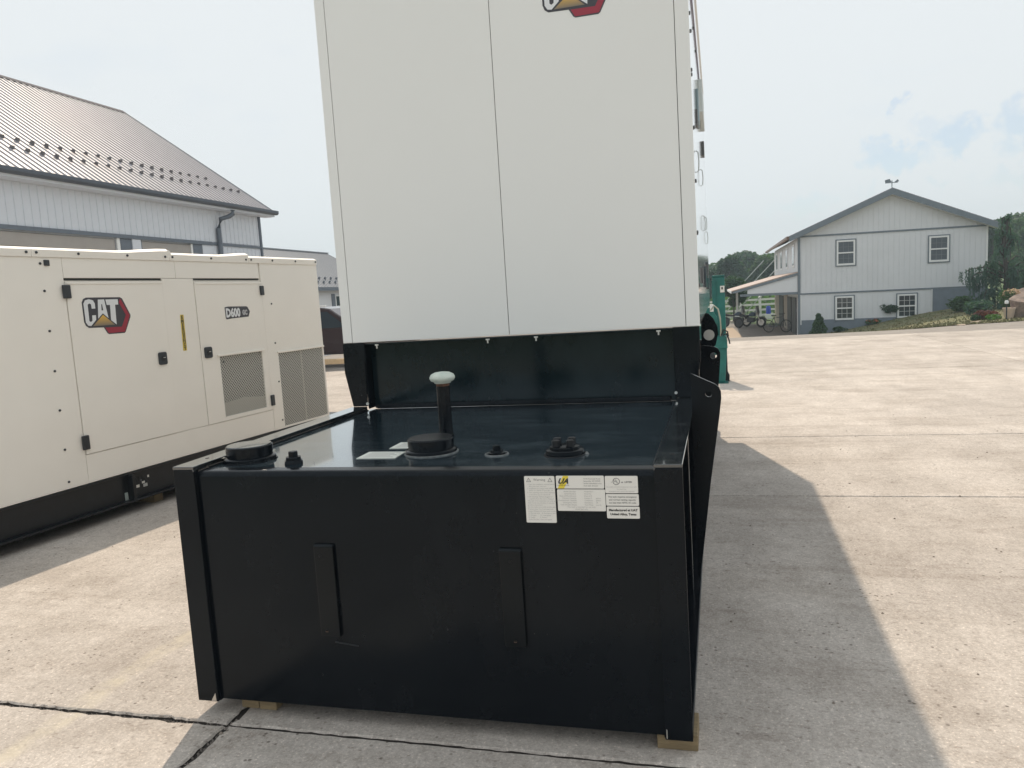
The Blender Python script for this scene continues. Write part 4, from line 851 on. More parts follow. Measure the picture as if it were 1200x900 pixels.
B(-11.0, -8.4, 17.03, 17.12, 1.715, 1.765).build('roof_rail', WTRIM, suv, bev=0.01)
for (xd, nm) in ((-8.94, 'door'), (-10.04, 'door')):
    d = MB().prism(rrect(xd - 1.0, xd, 0.45, 1.10, 0.05), 'y', 17.03, 17.048).build('door', CAR, suv, bev=0.01); B(xd - 0.25 + (0.0), xd - 0.05, 17.005, 17.029, 0.98, 1.02).build('handle', CHR, d, bev=0.006)
d = MB().prism(rrect(-8.93, -7.72, 0.45, 1.10, 0.05), 'y', 17.03, 17.048).build('door', CAR, suv, bev=0.01); B(-7.55, -7.30, 17.0, 17.02, 1.02, 1.06).build('handle', CHR, d)
for xw in (-10.5, -7.0):
    w = MB().lathe((xw, 17.02, 0.34), [(0.34, 0), (0.34, 0.2), (0.2, 0.21)], 24, 'y').build('wheel', RUB, suv, smooth=40); MB().lathe((xw, 17.01, 0.34), [(0.2, 0), (0.21, 0.009)], 18, 'y').build('rim', CHR, w)
    # ground clearance
tm = B(-11.5, -6.55, 16.25, 16.42, 0.17, 0.31).build('timber_beam', TAN, bev=0.01); tag(tm, 'tan timber beam raised off the concrete in front of the maroon van', 'timber')
for k, x in enumerate((-11.2, -6.95)):
    o = B(x, x + 0.3, 16.2, 16.47, 0.0, 0.169).build('support_block', mat('dark block', (0.05, 0.045, 0.05), 0.8), bev=0.01); tag(o, ('dark block holding up the far left end of the tan timber beam', 'dark block holding up the right end of the tan timber beam')[k], 'block')

# ------------------------------------------------------------------ teal lifting machine beside the enclosure
ml = thing('lifting_machine', 'teal lifting machine with tall column and hose beside the far end of the enclosure', 'lifting machine', (2.15, 11.2, 0))
cm = B(2.04, 2.24, 11.05, 11.30, 0.45, 1.765).build('column', TEAL, ml, bev=0.012)
B(2.03, 2.10, 11.02, 11.049, 0.5, 1.72).build('column_channel', TEALD, ml, bev=0.004); B(2.035, 2.245, 11.04, 11.31, 1.766, 1.80).build('column_cap', TEALD, ml, bev=0.006)
st = B(2.165, 2.235, 11.045, 11.0495, 1.505, 1.615).build('sticker', PAPER, ml); B(2.185, 2.21, 11.042, 11.0448, 1.555, 1.595).build('sticker_mark', INKB, st)
MB().prism([(1.98, 0.58), (2.255, 0.58), (2.245, 0.78), (2.06, 0.78)], 'y', 10.75, 11.25).build('head_block', TEAL, ml, bev=0.01)
MB().prism([(2.06, 0.015), (2.20, 0.015), (2.245, 0.579), (2.10, 0.579)], 'y', 10.78, 11.0).build('foot_leg', TEAL, ml, bev=0.01)
MB().prism([(2.20, 0.0), (2.27, 0.0), (2.275, 0.10), (2.245, 0.16), (2.245, 0.575), (2.205, 0.575)], 'y', 11.0, 11.2).build('guard_plate', BLKM, ml, bev=0.006)
B(1.9, 2.25, 10.7, 11.3, 0.0, 0.0145).build('foot_plate', TEALD, ml)
MB().prism([(1.88, 0.9), (2.06, 1.01), (2.10, 0.985), (2.10, 1.1), (2.0, 1.27), (1.88, 1.27)], 'y', 10.8, 10.95).build('lift_arm', TEAL, ml, bev=0.01)
h = MB(); h.tube([(2.0, 10.75, 1.22), (2.06, 10.72, 1.30), (2.12, 10.70, 1.24), (2.15, 10.70, 1.08), (2.155, 10.72, 0.9), (2.15, 10.8, 0.78)], 0.014, 8); h.build('hose', HOSE, ml, smooth=60)
h = MB(); h.tube([(2.16, 10.75, 0.8), (2.20, 10.70, 0.90), (2.26, 10.68, 0.86), (2.27, 10.68, 0.78)], 0.012, 8); h.tube([(2.19, 10.75, 0.8), (2.24, 10.70, 0.83), (2.28, 10.69, 0.72), (2.29, 10.7, 0.66)], 0.012, 8); h.build('hydraulic_hose', RUB, ml, smooth=60)
B(1.99, 2.05, 10.74, 10.80, 1.20, 1.32).build('hose_fitting', WTRIM, ml, bev=0.006)
B(1.5, 1.95, 11.4, 12.6, 0.25, 0.95).build('power_unit', TEALD, ml, bev=0.03)
for (x, y) in ((1.7, 11.7), (1.7, 12.4)): MB().lathe((x + 0.2, y, 0.22), [(0.22, 0), (0.22, 0.14)], 20, 'x').build('wheel', RUB, ml, smooth=40)

# ------------------------------------------------------------------ grey house on the right (local frame, slightly out of level)
HO = Vector((5.90, 37.73, 0.0))
hs = thing('two_storey_house', 'two storey grey metal sided house with slate trim, white windows and side porch', 'house', HO, 0, local=True)
hs.rotation_euler = (0, rad(0.9), 0)
HW, HD, HE, HP = 8.08, 17.0, 3.70, 5.46
def hb(name, m_, *a, par=None, bev=0.0): return B(*a).build(name, m_, par or hs, bev=bev)
hb('wall_core', HSID, 0.03, HW - 0.03, 0.03, HD, -1.6, HE)
MB().prism([(0.03, HE + 0.0005), (HW - 0.03, HE + 0.0005), (HW / 2, HP - 0.1)], 'y', 0.03, HD).build('gable_core', HSID, hs)
def clad(name, x0, x1, zf0, zf1, pitch=0.2286):
    """board and rib cladding on the front, as one part of fine ribs"""
    m = MB(); n = int((x1 - x0) / pitch); 
    for k in range(n + 1):
        x = x0 + pitch * k; xe = min(x + pitch, x1)
        if xe - x < 0.02: continue
        m.add([(x, 0.029, zf0(x)), (xe, 0.029, zf0(xe)), (xe, 0.029, zf1(xe)), (x, 0.029, zf1(x))], [(0, 1, 2, 3)])
        m.box(x + 0.01, x + 0.035, 0.012, 0.0285, zf0(x), min(zf1(x), zf1(x + 0.035)))
    o = m.build(name, HSID, hs); o['kind'] = 'stuff'
roofz = lambda x: HE + (HP - HE - 0.1) * (1 - abs(x - HW / 2) / (HW / 2)) - 0.02
clad('gable_siding', 0.1, HW - 0.1, lambda x: HE + 0.03, lambda x: max(HE + 0.04, roofz(x)))
clad('upper_siding', 0.08, HW - 0.02, lambda x: 0.98, lambda x: HE - 0.05)
clad('lower_siding', 0.08, 5.86, lambda x: -0.33, lambda x: 0.90)
hb('gable_belt', HTRIM, 0.06, HW, -0.012, 0.028, HE - 0.048, HE + 0.028); hb('floor_belt', HTRIM, 0.06, HW, -0.012, 0.028, 0.905, 0.975)
hb('foundation', FND, 0.06, 5.87, 0.0, 0.0295, -1.6, -0.335); hb('foundation', FND, 5.873, HW + 0.01, -0.005, 0.0295, -1.6, 0.903)
hb('corner_trim', HTRIM, -0.05, 0.055, -0.03, 0.09, -1.35, HE - 0.02); hb('corner_trim', WTRIM, HW - 0.02, HW + 0.05, -0.012, 0.09, 0.98, HE - 0.05)
hb('corner_trim', WTRIM, 5.835, 5.868, -0.014, -0.001, -0.33, 0.904)
hb('corner_trim', WTRIM, 0.058, 0.10, -0.025, -0.0125, -0.55, 0.90)
for sgn in (0, 1):
    X = (lambda x: x) if sgn == 0 else (lambda x: HW - x)
    e = (X(-0.46), 3.68); r = (X(HW / 2), HP + 0.13)
    MB().prism([(e[0], e[1]), (r[0], r[1]), (r[0], r[1] + 0.06), (e[0], e[1] + 0.06)], 'y', -0.42, HD + 0.3).build('roof_slope', ROOF2, hs)
    MB().prism([(e[0], e[1] - 0.22), (r[0], r[1] - 0.25), (r[0], r[1] + 0.02), (e[0], e[1] + 0.02)], 'y', -0.45, -0.4205).build('rake_board', HTRIM, hs)
    MB().prism([(e[0], e[1] - 0.20), (r[0], r[1] - 0.23), (r[0], r[1] - 0.17), (e[0], e[1] - 0.17)], 'y', -0.42, 0.0).build('soffit', WTRIM, hs)
    hb('gutter', mat('brown gutter', (0.16, 0.11, 0.09), 0.5) if sgn == 0 else HTRIM, min(X(-0.58), X(-0.462)), max(X(-0.58), X(-0.462)), -0.42, HD + 0.3, 3.60, 3.72)
def window(x0, x1, z0, z1, dark):
    w = MB()
    for (a, b, c_, d_) in ((x0, x0 + 0.075, z0, z1), (x1 - 0.075, x1, z0, z1), (x0 + 0.075, x1 - 0.075, z1 - 0.075, z1), (x0 + 0.075, x1 - 0.075, z0, z0 + 0.085), (x0 + 0.075, x1 - 0.075, (z0 + z1) / 2 - 0.03, (z0 + z1) / 2 + 0.03)):
        w.box(a, b, -0.03, 0.01, c_, d_)
    w = w.build('window', WTRIM, hs)
    t = MB(); t.box(x0 - 0.05, x0 - 0.001, -0.016, 0.012, z0 - 0.05, z1 + 0.05).box(x1 + 0.001, x1 + 0.05, -0.016, 0.012, z0 - 0.05, z1 + 0.05).box(x0 - 0.0, x1, -0.016, 0.012, z1 + 0.001, z1 + 0.05).box(x0, x1, -0.016, 0.012, z0 - 0.05, z0 - 0.001)
    t.build('window_trim', HTRIM, w)
    for (a, b) in ((z0 + 0.085, (z0 + z1) / 2 - 0.03), ((z0 + z1) / 2 + 0.03, z1 - 0.075)):
        B(x0 + 0.075, x1 - 0.075, 0.0, 0.010, a, b).build('pane', SHUT if dark else GLASS, w)
        mu = MB(); wd = (x1 - x0 - 0.15) / 3
        for k in (1, 2): mu.box(x0 + 0.075 + wd * k - 0.010, x0 + 0.075 + wd * k + 0.010, -0.012, -0.001, a, b)
        mu.box(x0 + 0.075, x1 - 0.075, -0.014, -0.0125, (a + b) / 2 - 0.010, (a + b) / 2 + 0.010)
        mu.build('muntin', mat('dim white bar', (0.16, 0.18, 0.2), 0.5) if dark else mat('white bar', (0.5, 0.52, 0.52), 0.5), w)
window(1.70, 2.52, 2.22, 3.40, True); window(5.70, 6.53, 2.16, 3.34, True); window(1.64, 2.46, -0.38, 0.75, False); window(4.37, 5.20, -0.38, 0.73, False)
# left side wall: windows, porch roof, doors
for (y0, y1) in ((2.0, 3.2), (5.9, 7.1), (9.8, 11.0), (13.4, 14.7)):
    w = B(-0.04, 0.029, y0, y1, 2.3, 3.45).build('window', WTRIM, hs); B(-0.05, -0.041, y0 + 0.12, y1 - 0.12, 2.4, 3.35).build('pane', mat('bright glass', (0.35, 0.42, 0.45), 0.08, spec=0.8), w)
hb('side_siding', HSID, 0.0, 0.0295, 0.095, HD, -1.3, 3.6)
pr_ = MB().prism([(-0.06, 1.98), (-3.15, 1.20), (-3.15, 1.25), (-0.06, 2.03)], 'y', -0.02, HD).build('porch_roof', PROOF, hs)
MB().prism([(-0.06, 1.86), (-2.95, 1.13), (-3.13, 1.12), (-3.13, 1.195), (-0.06, 1.975)], 'y', -0.04, -0.021).build('porch_rake', HTRIM, hs)
MB().prism([(-0.06, 1.855), (-2.4, 1.26), (-2.4, 1.06), (-0.06, 1.06)], 'y', 0.02, 0.06).build('porch_gable', HSID, hs)
hb('porch_beam', HTRIM, -2.75, -0.06, 0.0, 0.10, 0.94, 1.058); hb('porch_fascia', WTRIM, -3.19, -3.151, -0.02, HD, 1.12, 1.24)
hb('porch_post', WTRIM, -2.6, -2.45, HD - 0.3, HD - 0.15, -1.3, 1.1)
for (y0, y1, m_) in ((1.2, 3.2, DOORD), (3.9, 6.2, DOORD), (9.2, 12.3, DOORD)):
    hb('door', m_, -0.05, -0.001, y0, y1, -1.12, 0.75)
for (y0, y1, m_) in ((6.4, 8.9, BEIGE), (12.6, 16.5, BEIGE)): hb('wall_panel', m_, -0.03, -0.001, y0, y1, -1.2, 0.9)
wv = MB(); wv.tube([(HW / 2, -0.3, HP + 0.14), (HW / 2, -0.3, HP + 0.52)], 0.02, 6); wv.tube([(HW / 2 - 0.25, -0.3, HP + 0.42), (HW / 2 + 0.25, -0.3, HP + 0.42)], 0.018, 6)
wv.add([(HW / 2 - 0.28, -0.31, HP + 0.40), (HW / 2 - 0.02, -0.31, HP + 0.45), (HW / 2 - 0.10, -0.31, HP + 0.6), (HW / 2 - 0.3, -0.31, HP + 0.55), (HW / 2 - 0.28, -0.29, HP + 0.40), (HW / 2 - 0.02, -0.29, HP + 0.45), (HW / 2 - 0.10, -0.29, HP + 0.6), (HW / 2 - 0.3, -0.29, HP + 0.55)], [(0, 1, 2, 3), (7, 6, 5, 4), (0, 4, 5, 1), (1, 5, 6, 2), (2, 6, 7, 3), (3, 7, 4, 0)])
wv.add([(HW / 2 + 0.06, -0.31, HP + 0.40), (HW / 2 + 0.30, -0.31, HP + 0.46), (HW / 2 + 0.24, -0.31, HP + 0.56), (HW / 2 + 0.06, -0.29, HP + 0.40), (HW / 2 + 0.30, -0.29, HP + 0.46), (HW / 2 + 0.24, -0.29, HP + 0.56)], [(0, 1, 2), (5, 4, 3), (0, 3, 4, 1), (1, 4, 5, 2), (2, 5, 3, 0)])
wv.build('weather_vane', HTRIM, hs)

# ------------------------------------------------------------------ bikes under the porch
def motorcycle(x, y, ang, label):
    z = terr(x, y) + 0.01
    t = thing('motorcycle', label, 'motorcycle', (x, y, z), ang, 'motorcycles parked by the porch', local=True)
    for wx in (-0.72, 0.72):
        w = MB().ring((wx, 0, 0.32), 0.25, 0.065, 'y').build('wheel', RUB, t, smooth=60); MB().lathe((wx, -0.03, 0.32), [(0.19, 0), (0.19, 0.06)], 18, 'y').build('rim', CHR if wx > 0 else DKG, w)
    f = MB(); f.tube([(-0.72, 0.09, 0.32), (-0.2, 0.1, 0.4), (0.3, 0.06, 0.45), (0.42, 0, 0.85)], 0.03); f.tube([(0.72, 0.08, 0.32), (0.45, 0.08, 0.95)], 0.028); f.tube([(0.72, -0.08, 0.32), (0.45, -0.08, 0.95)], 0.028); f.build('frame', CHR, t, smooth=60)
    MB().prism([(-0.15, 0.36), (0.3, 0.34), (0.36, 0.62), (-0.12, 0.66)], 'y', -0.16, 0.16).build('engine', DKG, t, bev=0.04)
    MB().prism([(-0.05, 0.72), (0.36, 0.70), (0.42, 0.90), (0.2, 0.98), (-0.02, 0.86)], 'y', -0.15, 0.15).build('fuel_tank', mat('bike blue paint', (0.03, 0.06, 0.10), 0.25), t, bev=0.05)
    MB().prism([(-0.62, 0.70), (-0.08, 0.68), (-0.05, 0.80), (-0.35, 0.80), (-0.66, 0.90)], 'y', -0.14, 0.14).build('seat', RUB, t, bev=0.04)
    f = MB(); f.tube([(0.42, -0.38, 1.02), (0.45, -0.2, 1.0), (0.45, 0.2, 1.0), (0.42, 0.38, 1.02)], 0.018); f.build('handlebar', CHR, t, smooth=60)
    MB().prism([(0.46, 0.85), (0.58, 0.88), (0.50, 1.32), (0.44, 1.30)], 'y', -0.18, 0.18).build('windscreen', mat('screen plastic', (0.35, 0.38, 0.40), 0.1), t)
    MB().lathe((0.52, 0, 0.86), [(0.09, 0), (0.09, 0.06)], 14, 'x').build('headlight', CHR, t)
    f = MB(); f.tube([(-0.1, 0.17, 0.33), (-0.95, 0.2, 0.33)], 0.045); f.build('exhaust', CHR, t, smooth=60)
    for wx in (-0.72, 0.72): MB().prism([(wx + 0.36 * cos(rad(a)), 0.32 + 0.36 * sin(rad(a))) for a in range(20, 170, 15)] + [(wx + 0.33 * cos(rad(a)), 0.32 + 0.33 * sin(rad(a))) for a in range(160, 10, -15)], 'y', -0.08, 0.08).build('fender', DKG, t)
motorcycle(3.95, 47.6, rad(-25), 'silver and dark motorcycle, nearer to the bicycle, beside the porch')
motorcycle(3.15, 49.3, rad(-25), 'dark motorcycle standing farther left, behind the silver one')
bx, by_ = 5.15, 41.8; bz = terr(bx, by_) + 0.01
bc = thing('bicycle', 'dark bicycle leaning by the dark doors under the porch', 'bicycle', (bx, by_, bz), rad(-35), local=True)
for wx in (-0.52, 0.52):
    w = MB().ring((wx, 0, 0.34), 0.32, 0.022, 'y').build('wheel', RUB, bc, smooth=60); s = MB()
    for k in range(8): s.tube([(wx, 0, 0.34), (wx + 0.31 * cos(k * pi / 4), 0, 0.34 + 0.31 * sin(k * pi / 4))], 0.004, 4)
    s.build('spoke', CHR, w)
f = MB()
for a, b in (((-0.52, 0.34), (-0.05, 0.30)), ((-0.52, 0.34), (-0.18, 0.80)), ((-0.05, 0.30), (-0.18, 0.86)), ((-0.05, 0.30), (0.36, 0.78)), ((-0.16, 0.78), (0.34, 0.84)), ((0.52, 0.34), (0.32, 0.98))): f.tube([(a[0], 0, a[1]), (b[0], 0, b[1])], 0.02, 6)
f.build('frame', mat('bicycle paint', (0.10, 0.11, 0.13), 0.3), bc, smooth=60)
f = MB(); f.tube([(0.30, -0.28, 1.0), (0.32, 0, 0.99), (0.30, 0.28, 1.0)], 0.016, 6); f.build('handlebar', RUB, bc, smooth=60)
MB().prism([(-0.32, 0.88), (-0.06, 0.88), (-0.08, 0.93), (-0.3, 0.95)], 'y', -0.07, 0.07).build('saddle', RUB, bc, bev=0.02)

# ------------------------------------------------------------------ white rail fence behind the porch
fz = -1.15
fn = thing('rail_fence', 'white four rail fence running behind the motorcycles', 'fence', (3, 60.5, fz))
fp_ = [(-6.5, 60.9), (-4.1, 60.8), (-1.7, 60.7), (0.7, 60.6), (2.3, 60.55), (3.75, 60.5), (5.2, 60.4), (7.6, 60.3)]
for i, (x, y) in enumerate(fp_):
    po = MB().box(x - 0.09, x + 0.09, y - 0.09, y + 0.09, fz, fz + 1.65); po = po.build('fence_post', FEN, fn); MB().lathe((x, y, fz + 1.651), [(0.15, 0), (0.13, 0.03), (0.02, 0.12)], 4).build('post_cap', FEN, po)
    if i < len(fp_) - 1:
        x2, y2 = fp_[i + 1]
        for z in (0.22, 0.62, 1.02, 1.40):
            MB().add([(x + 0.09, y - 0.03, fz + z), (x2 - 0.09, y2 - 0.03, fz + z), (x2 - 0.09, y2 + 0.03, fz + z), (x + 0.09, y + 0.03, fz + z), (x + 0.09, y - 0.03, fz + z + 0.15), (x2 - 0.09, y2 - 0.03, fz + z + 0.15), (x2 - 0.09, y2 + 0.03, fz + z + 0.15), (x + 0.09, y + 0.03, fz + z + 0.15)],
                     [(0, 3, 2, 1), (4, 5, 6, 7), (0, 1, 5, 4), (1, 2, 6, 5), (2, 3, 7, 6), (3, 0, 4, 7)]).build('fence_rail', FEN, fn)
o = MB().lathe((5.75, 59.5, terr(5.7, 59.5)), [(0.16, 0), (0.18, 0.05), (0.17, 0.5), (0.1, 0.6)], 14).build('barrel', BLUE, smooth=40); o.location.z = 0.35
tag(o, 'small blue drum in front of the white fence', 'drum')
st_ = B(5.5, 6.0, 59.25, 59.75, terr(5.7, 59.5) - 0.02, terr(5.7, 59.5) + 0.349).build('plinth', WTRIM); tag(st_, 'white stand carrying the small blue drum by the fence', 'stand')
for k in range(4):
    o = MB(); x0 = 1.2 + 0.75 * k; o.tube([(x0, 57.2, -1.1), (x0 + 4.2, 57.5, 3.2)], 0.035, 6); o = o.build('leaning_pole', GALV, smooth=60)
    tag(o, ('leftmost of four pale poles leaning behind the porch roof', 'second from left of the pale poles leaning behind the porch roof', 'third from left of the pale poles leaning behind the porch roof', 'rightmost of four pale poles leaning behind the porch roof')[k], 'pole', 'pale poles leaning behind the porch')

# ------------------------------------------------------------------ plants
def leaves(mb, c, R, n, size, rn, flat=1.0):
    for _ in range(n):
        while True:
            p = Vector((rn.uniform(-1, 1), rn.uniform(-1, 1), rn.uniform(-1, 1)))
            if 0.25 < p.length < 1: break
        if rn.random() < 0.6: p = p.normalized() * rn.uniform(0.75, 1.02)
        q = Vector((c[0] + p.x * R[0], c[1] + p.y * R[1], c[2] + p.z * R[2]))
        a = Vector((rn.gauss(0, 1), rn.gauss(0, 1), rn.gauss(0, 0.6))).normalized(); b = a.cross(Vector((rn.gauss(0, 1), rn.gauss(0, 1), rn.gauss(0, 1)))).normalized()
        s = size * rn.uniform(0.6, 1.4)
        mb.add([q - a * s, q + b * s * 0.55, q + a * s, q - b * s * 0.55], [(0, 1, 2, 3)])
def tree_proto(name, seed, h, w, m, leaf, nl, trunk_r, lumps=11, low=0.25, label='', cat='tree', group=None):
    rn = random.Random(seed); t = thing(name, label, cat, (0, 0, 0), 0, group, local=True)
    tr = MB(); tr.tube([(0, 0, -0.2), (0.02 * h, 0, h * 0.3), (0.0, 0.01 * h, h * 0.75)], trunk_r, 8, trunk_r * 0.3); cr = MB()
    for k in range(lumps):
        f = low + (1 - low) * (k + 0.5) / lumps; ang = rn.uniform(0, 6.28); prof_ = (1 - abs(f - 0.5) * 1.3)
        rad_ = w * 0.5 * max(0.15, prof_) * rn.uniform(0.4, 0.8)
        c = (cos(ang) * rad_, sin(ang) * rad_, h * f); R = w * rn.uniform(0.20, 0.32)
        tr.tube([(0, 0, h * max(0.15, f - 0.25)), c], trunk_r * 0.4, 5, trunk_r * 0.1)
        leaves(cr, c, (R, R, R * rn.uniform(0.65, 0.95)), nl // lumps, leaf, rn)
    tr.build('trunk', BARK, t, smooth=60); cr.build('crown', m, t, fix=False)
    return t
FOREST = 'trees of the wood behind the porch and fence'
protos = [tree_proto('broadleaf_tree', 1, 9, 7, LEAFA, 0.30, 5200, 0.22, label='tall dark broadleaf tree in the wood behind the porch', group=FOREST),
          tree_proto('broadleaf_tree', 2, 8, 7.5, LEAFB, 0.30, 5000, 0.2, label='rounder mid green tree in the wood behind the porch', group=FOREST),
          tree_proto('broadleaf_tree', 3, 10, 6.5, LEAFA, 0.32, 5400, 0.24, label='slim tall tree in the wood behind the porch', group=FOREST)]
rn = random.Random(5); used = [False] * 3
def ray_x(u, depth):   # world x,y at a bearing seen from the yard gate
    d = fwd * depth + r2 * ((u - 600) / FPX * depth); return CAM.x + d.x, CAM.y + d.y
ORD = ('leftmost', 'second', 'third', 'fourth', 'fifth', 'sixth', 'seventh', 'eighth', 'ninth', 'tenth', 'eleventh', 'twelfth', 'thirteenth', 'fourteenth', 'fifteenth', 'rightmost')
spots = []
for i in range(16):
    u = 815 + i * 7.2 + rn.uniform(-2, 2); dep = rn.uniform(88, 125); spots.append((u, dep, rn.choice((0, 1, 2)), rn.uniform(0.75, 1.05)))
for i in range(10):
    u = 1145 + i * 9 + rn.uniform(-3, 3); dep = rn.uniform(75, 100); spots.append((u, dep, rn.choice((0, 1, 2)), rn.uniform(0.72, 1.0)))
tops = {0: 9.6, 1: 8.7, 2: 10.7}
for i, (u, dep, k, sc) in enumerate(spots):
    x, y = ray_x(u, dep); o = protos[k] if not used[k] else copy_tree(protos[k]); used[k] = True
    right = u > 1100
    # crown tops follow the skyline of the photo
    vtop = (326 - 28 * S((u - 820) / 40) + rn.uniform(-2, 7)) if not right else 262 + rn.uniform(-12, 14)
    hor = 387.3 - 0.0634 * u; want = CAM.z + (hor - vtop) / FPX * dep
    g0 = terr(x, y) - 0.1; s = max(0.35, (want - g0) / tops[k])
    o.location = (x, y, g0); o.scale = (s * rn.uniform(0.95, 1.15), s * rn.uniform(0.95, 1.15), s); o.rotation_euler = (0, 0, rn.uniform(0, 6.28))
    tone = ('tall dark tree', 'rounded mid green tree', 'slim tall dark tree')[k]
    o['group'] = FOREST if not right else 'trees beyond the house on the right'
    n_ = i if not right else i - 16; nm_ = ORD[n_] if n_ == 0 or n_ == 15 else 'rightmost' if right and n_ == 9 else ORD[n_] + ' from left'
    o['label'] = f'{tone} above the white fence, {nm_} in that wood' if not right else f'{tone} beyond the house, {nm_} in the wood on the right'
# far wood and hedge masses
wd = MB(); rn = random.Random(21)
for i in range(46):
    u = 800 + i * 11; x, y = ray_x(u, 150 + rn.uniform(-10, 25)); leaves(wd, (x, y, terr(x, y) + 2.2), (6, 5, 3.6 + rn.uniform(-.6, 1.0)), 330, 0.6, rn)
tag(wd.build('distant_wood', LEAFA, fix=False), kind='stuff')
hd = MB()
for i in range(26):
    x = -8 + i * 0.8; leaves(hd, (x, 66 + rn.uniform(-1, 1.5), -0.3), (1.0, 1.2, 0.95), 170, 0.16, rn)
tag(hd.build('hedge_row', LEAFG, fix=False), kind='stuff')
yt = tree_proto('young_tree', 8, 3.0, 1.9, LEAFA, 0.14, 1800, 0.06, lumps=7, low=0.45, label='young tree with slim trunk in front of the white fence'); x, y = ray_x(862, 57.0); yt.location = (x, y, terr(x, y))
# weeping evergreen at the right corner of the house
x, y = ray_x(1177, 33.5); gz = terr(x, y)
we = thing('weeping_evergreen', 'tall weeping evergreen with drooping limbs at the right corner of the house', 'tree', (x, y, gz), local=True)
rn = random.Random(4); tr = MB(); lf = MB(); H = 4.05
tr.tube([(0, 0, -0.3), (0.05, 0, 1.4), (-0.05, 0.02, 2.8), (0.06, 0, 3.6), (0.14, 0, 3.9), (0.20, 0, 3.8)], 0.11, 8, 0.008)
limbs = [(-1.55, 0.0, 1.82, 1.62), (-1.35, -0.15, 1.62, 1.3), (-0.8, 0.1, 2.05, 1.8), (-0.45, -0.1, 2.75, 2.5), (0.55, 0.0, 3.1, 2.75), (-0.3, 0.1, 3.3, 3.0), (-1.15, 0.3, 1.4, 1.15), (1.3, -0.1, 1.6, 1.4), (0.9, 0.4, 2.2, 1.7), (-0.65, -0.3, 2.45, 2.1), (0.6, -0.3, 2.9, 2.3), (-0.4, 0.2, 3.05, 2.7), (0.35, 0.2, 3.45, 3.0), (1.5, 0.2, 1.1, 0.7), (-0.9, -0.3, 0.9, 0.5), (0.3, -0.7, 1.7, 1.2), (-0.3, 0.6, 2.0, 1.5), (-0.25, -0.15, 3.5, 3.1), (0.22, 0.05, 3.95, 3.5), (-0.15, 0.1, 3.85, 3.45), (-1.0, 0.1, 0.75, 0.3), (1.1, -0.2, 0.8, 0.3), (-0.4, -0.6, 0.8, 0.3), (0.5, -0.6, 0.9, 0.4), (1.0, -0.5, 1.9, 1.3), (0.15, -0.4, 2.6, 2.1), (-0.55, 0.35, 1.6, 1.0), (0.7, 0.6, 1.4, 0.9)]
for (lx, ly, zt, ze) in limbs:
    if zt > 2.3: lx *= 0.75; ly *= 0.75
    z0 = zt - 0.35; pts = [(0.03, 0, z0), (lx * 0.5, ly * 0.5, zt), (lx * 0.85, ly * 0.85, zt - 0.05), (lx, ly, ze)]
    tr.tube(pts, 0.04, 6, 0.012)
    for f in [i / 15 for i in range(2, 16)]:
        q = f * 3; i = min(int(q), 2); g_ = q - i; P = Vector(pts[i]).lerp(Vector(pts[i + 1]), g_)
        for _ in range(2):
            if rn.random() < (0.5 if zt > 2.3 else 0.22): continue
            L = rn.uniform(0.12, 0.42) if zt > 2.3 else rn.uniform(0.2, 0.8); ox, oy = rn.uniform(-.14, .14), rn.uniform(-.2, .2); s = P + Vector((ox, oy, 0.05)); n = int(L / 0.045)
            for k in range(n):
                z = s.z - 0.045 * k
                if z < 0.0: break
                for _2 in range(2):
                    a = Vector((rn.uniform(-1, 1), rn.uniform(-1, 1), -1.4)).normalized() * rn.uniform(0.07, 0.12); b = Vector((rn.uniform(-1, 1), rn.uniform(-1, 1), 0)).normalized() * 0.028
                    p = Vector((s.x + rn.uniform(-.035, .035), s.y + rn.uniform(-.035, .035), z)); lf.add([p - b, p + b, p + a], [(0, 1, 2)])
tr.build('trunk', BARK, we, smooth=60); lf.build('crown', LEAFC, we, fix=False)
def bush(name, label, cat, u, dep, rx, rz, m, n, size, seed, up=0.9, group=None, extra=None):
    x, y = ray_x(u, dep); z = terr(x, y); t = thing(name, label, cat, (x, y, z), 0, group, local=True); rn = random.Random(seed); l = MB()
    for k in range(5):
        a = rn.uniform(0, 6.28); leaves(l, (cos(a) * rx * 0.4, sin(a) * rx * 0.4, rz * up + rn.uniform(-.15, .15) * rz), (rx * 0.7, rx * 0.7, rz * 0.75), n // 5, size, rn)
    s = MB()
    for k in range(5): a = rn.uniform(0, 6.28); s.tube([(0, 0, -0.05), (cos(a) * rx * 0.4, sin(a) * rx * 0.4, rz * up)], 0.018, 5, 0.006)
    s.build('stem', BARK, t, smooth=60); l.build('foliage', m, t, fix=False)
    if extra:
        e = MB(); leaves(e, (0, 0, rz * (up + 0.35)), (rx * 0.85, rx * 0.85, rz * 0.6), extra[1], extra[2], rn); e.build('blossom', extra[0], t, fix=False)
    return t
def cone_bush(label, u, dep, r, h, seed):
    x, y = ray_x(u, dep); t = thing('evergreen_shrub', label, 'shrub', (x, y, terr(x, y)), local=True); rn = random.Random(seed); l = MB()
    for k in range(7): f = k / 6; leaves(l, (rn.uniform(-.04, .04), rn.uniform(-.04, .04), h * (0.15 + 0.72 * f)), (r * (1 - 0.72 * f), r * (1 - 0.72 * f), h * 0.16), 320, 0.05, rn)
    s = MB(); s.tube([(0, 0, -0.05), (0, 0, h * 0.8)], 0.03, 6, 0.008); s.build('stem', BARK, t); l.build('foliage', LEAFB, t, fix=False)
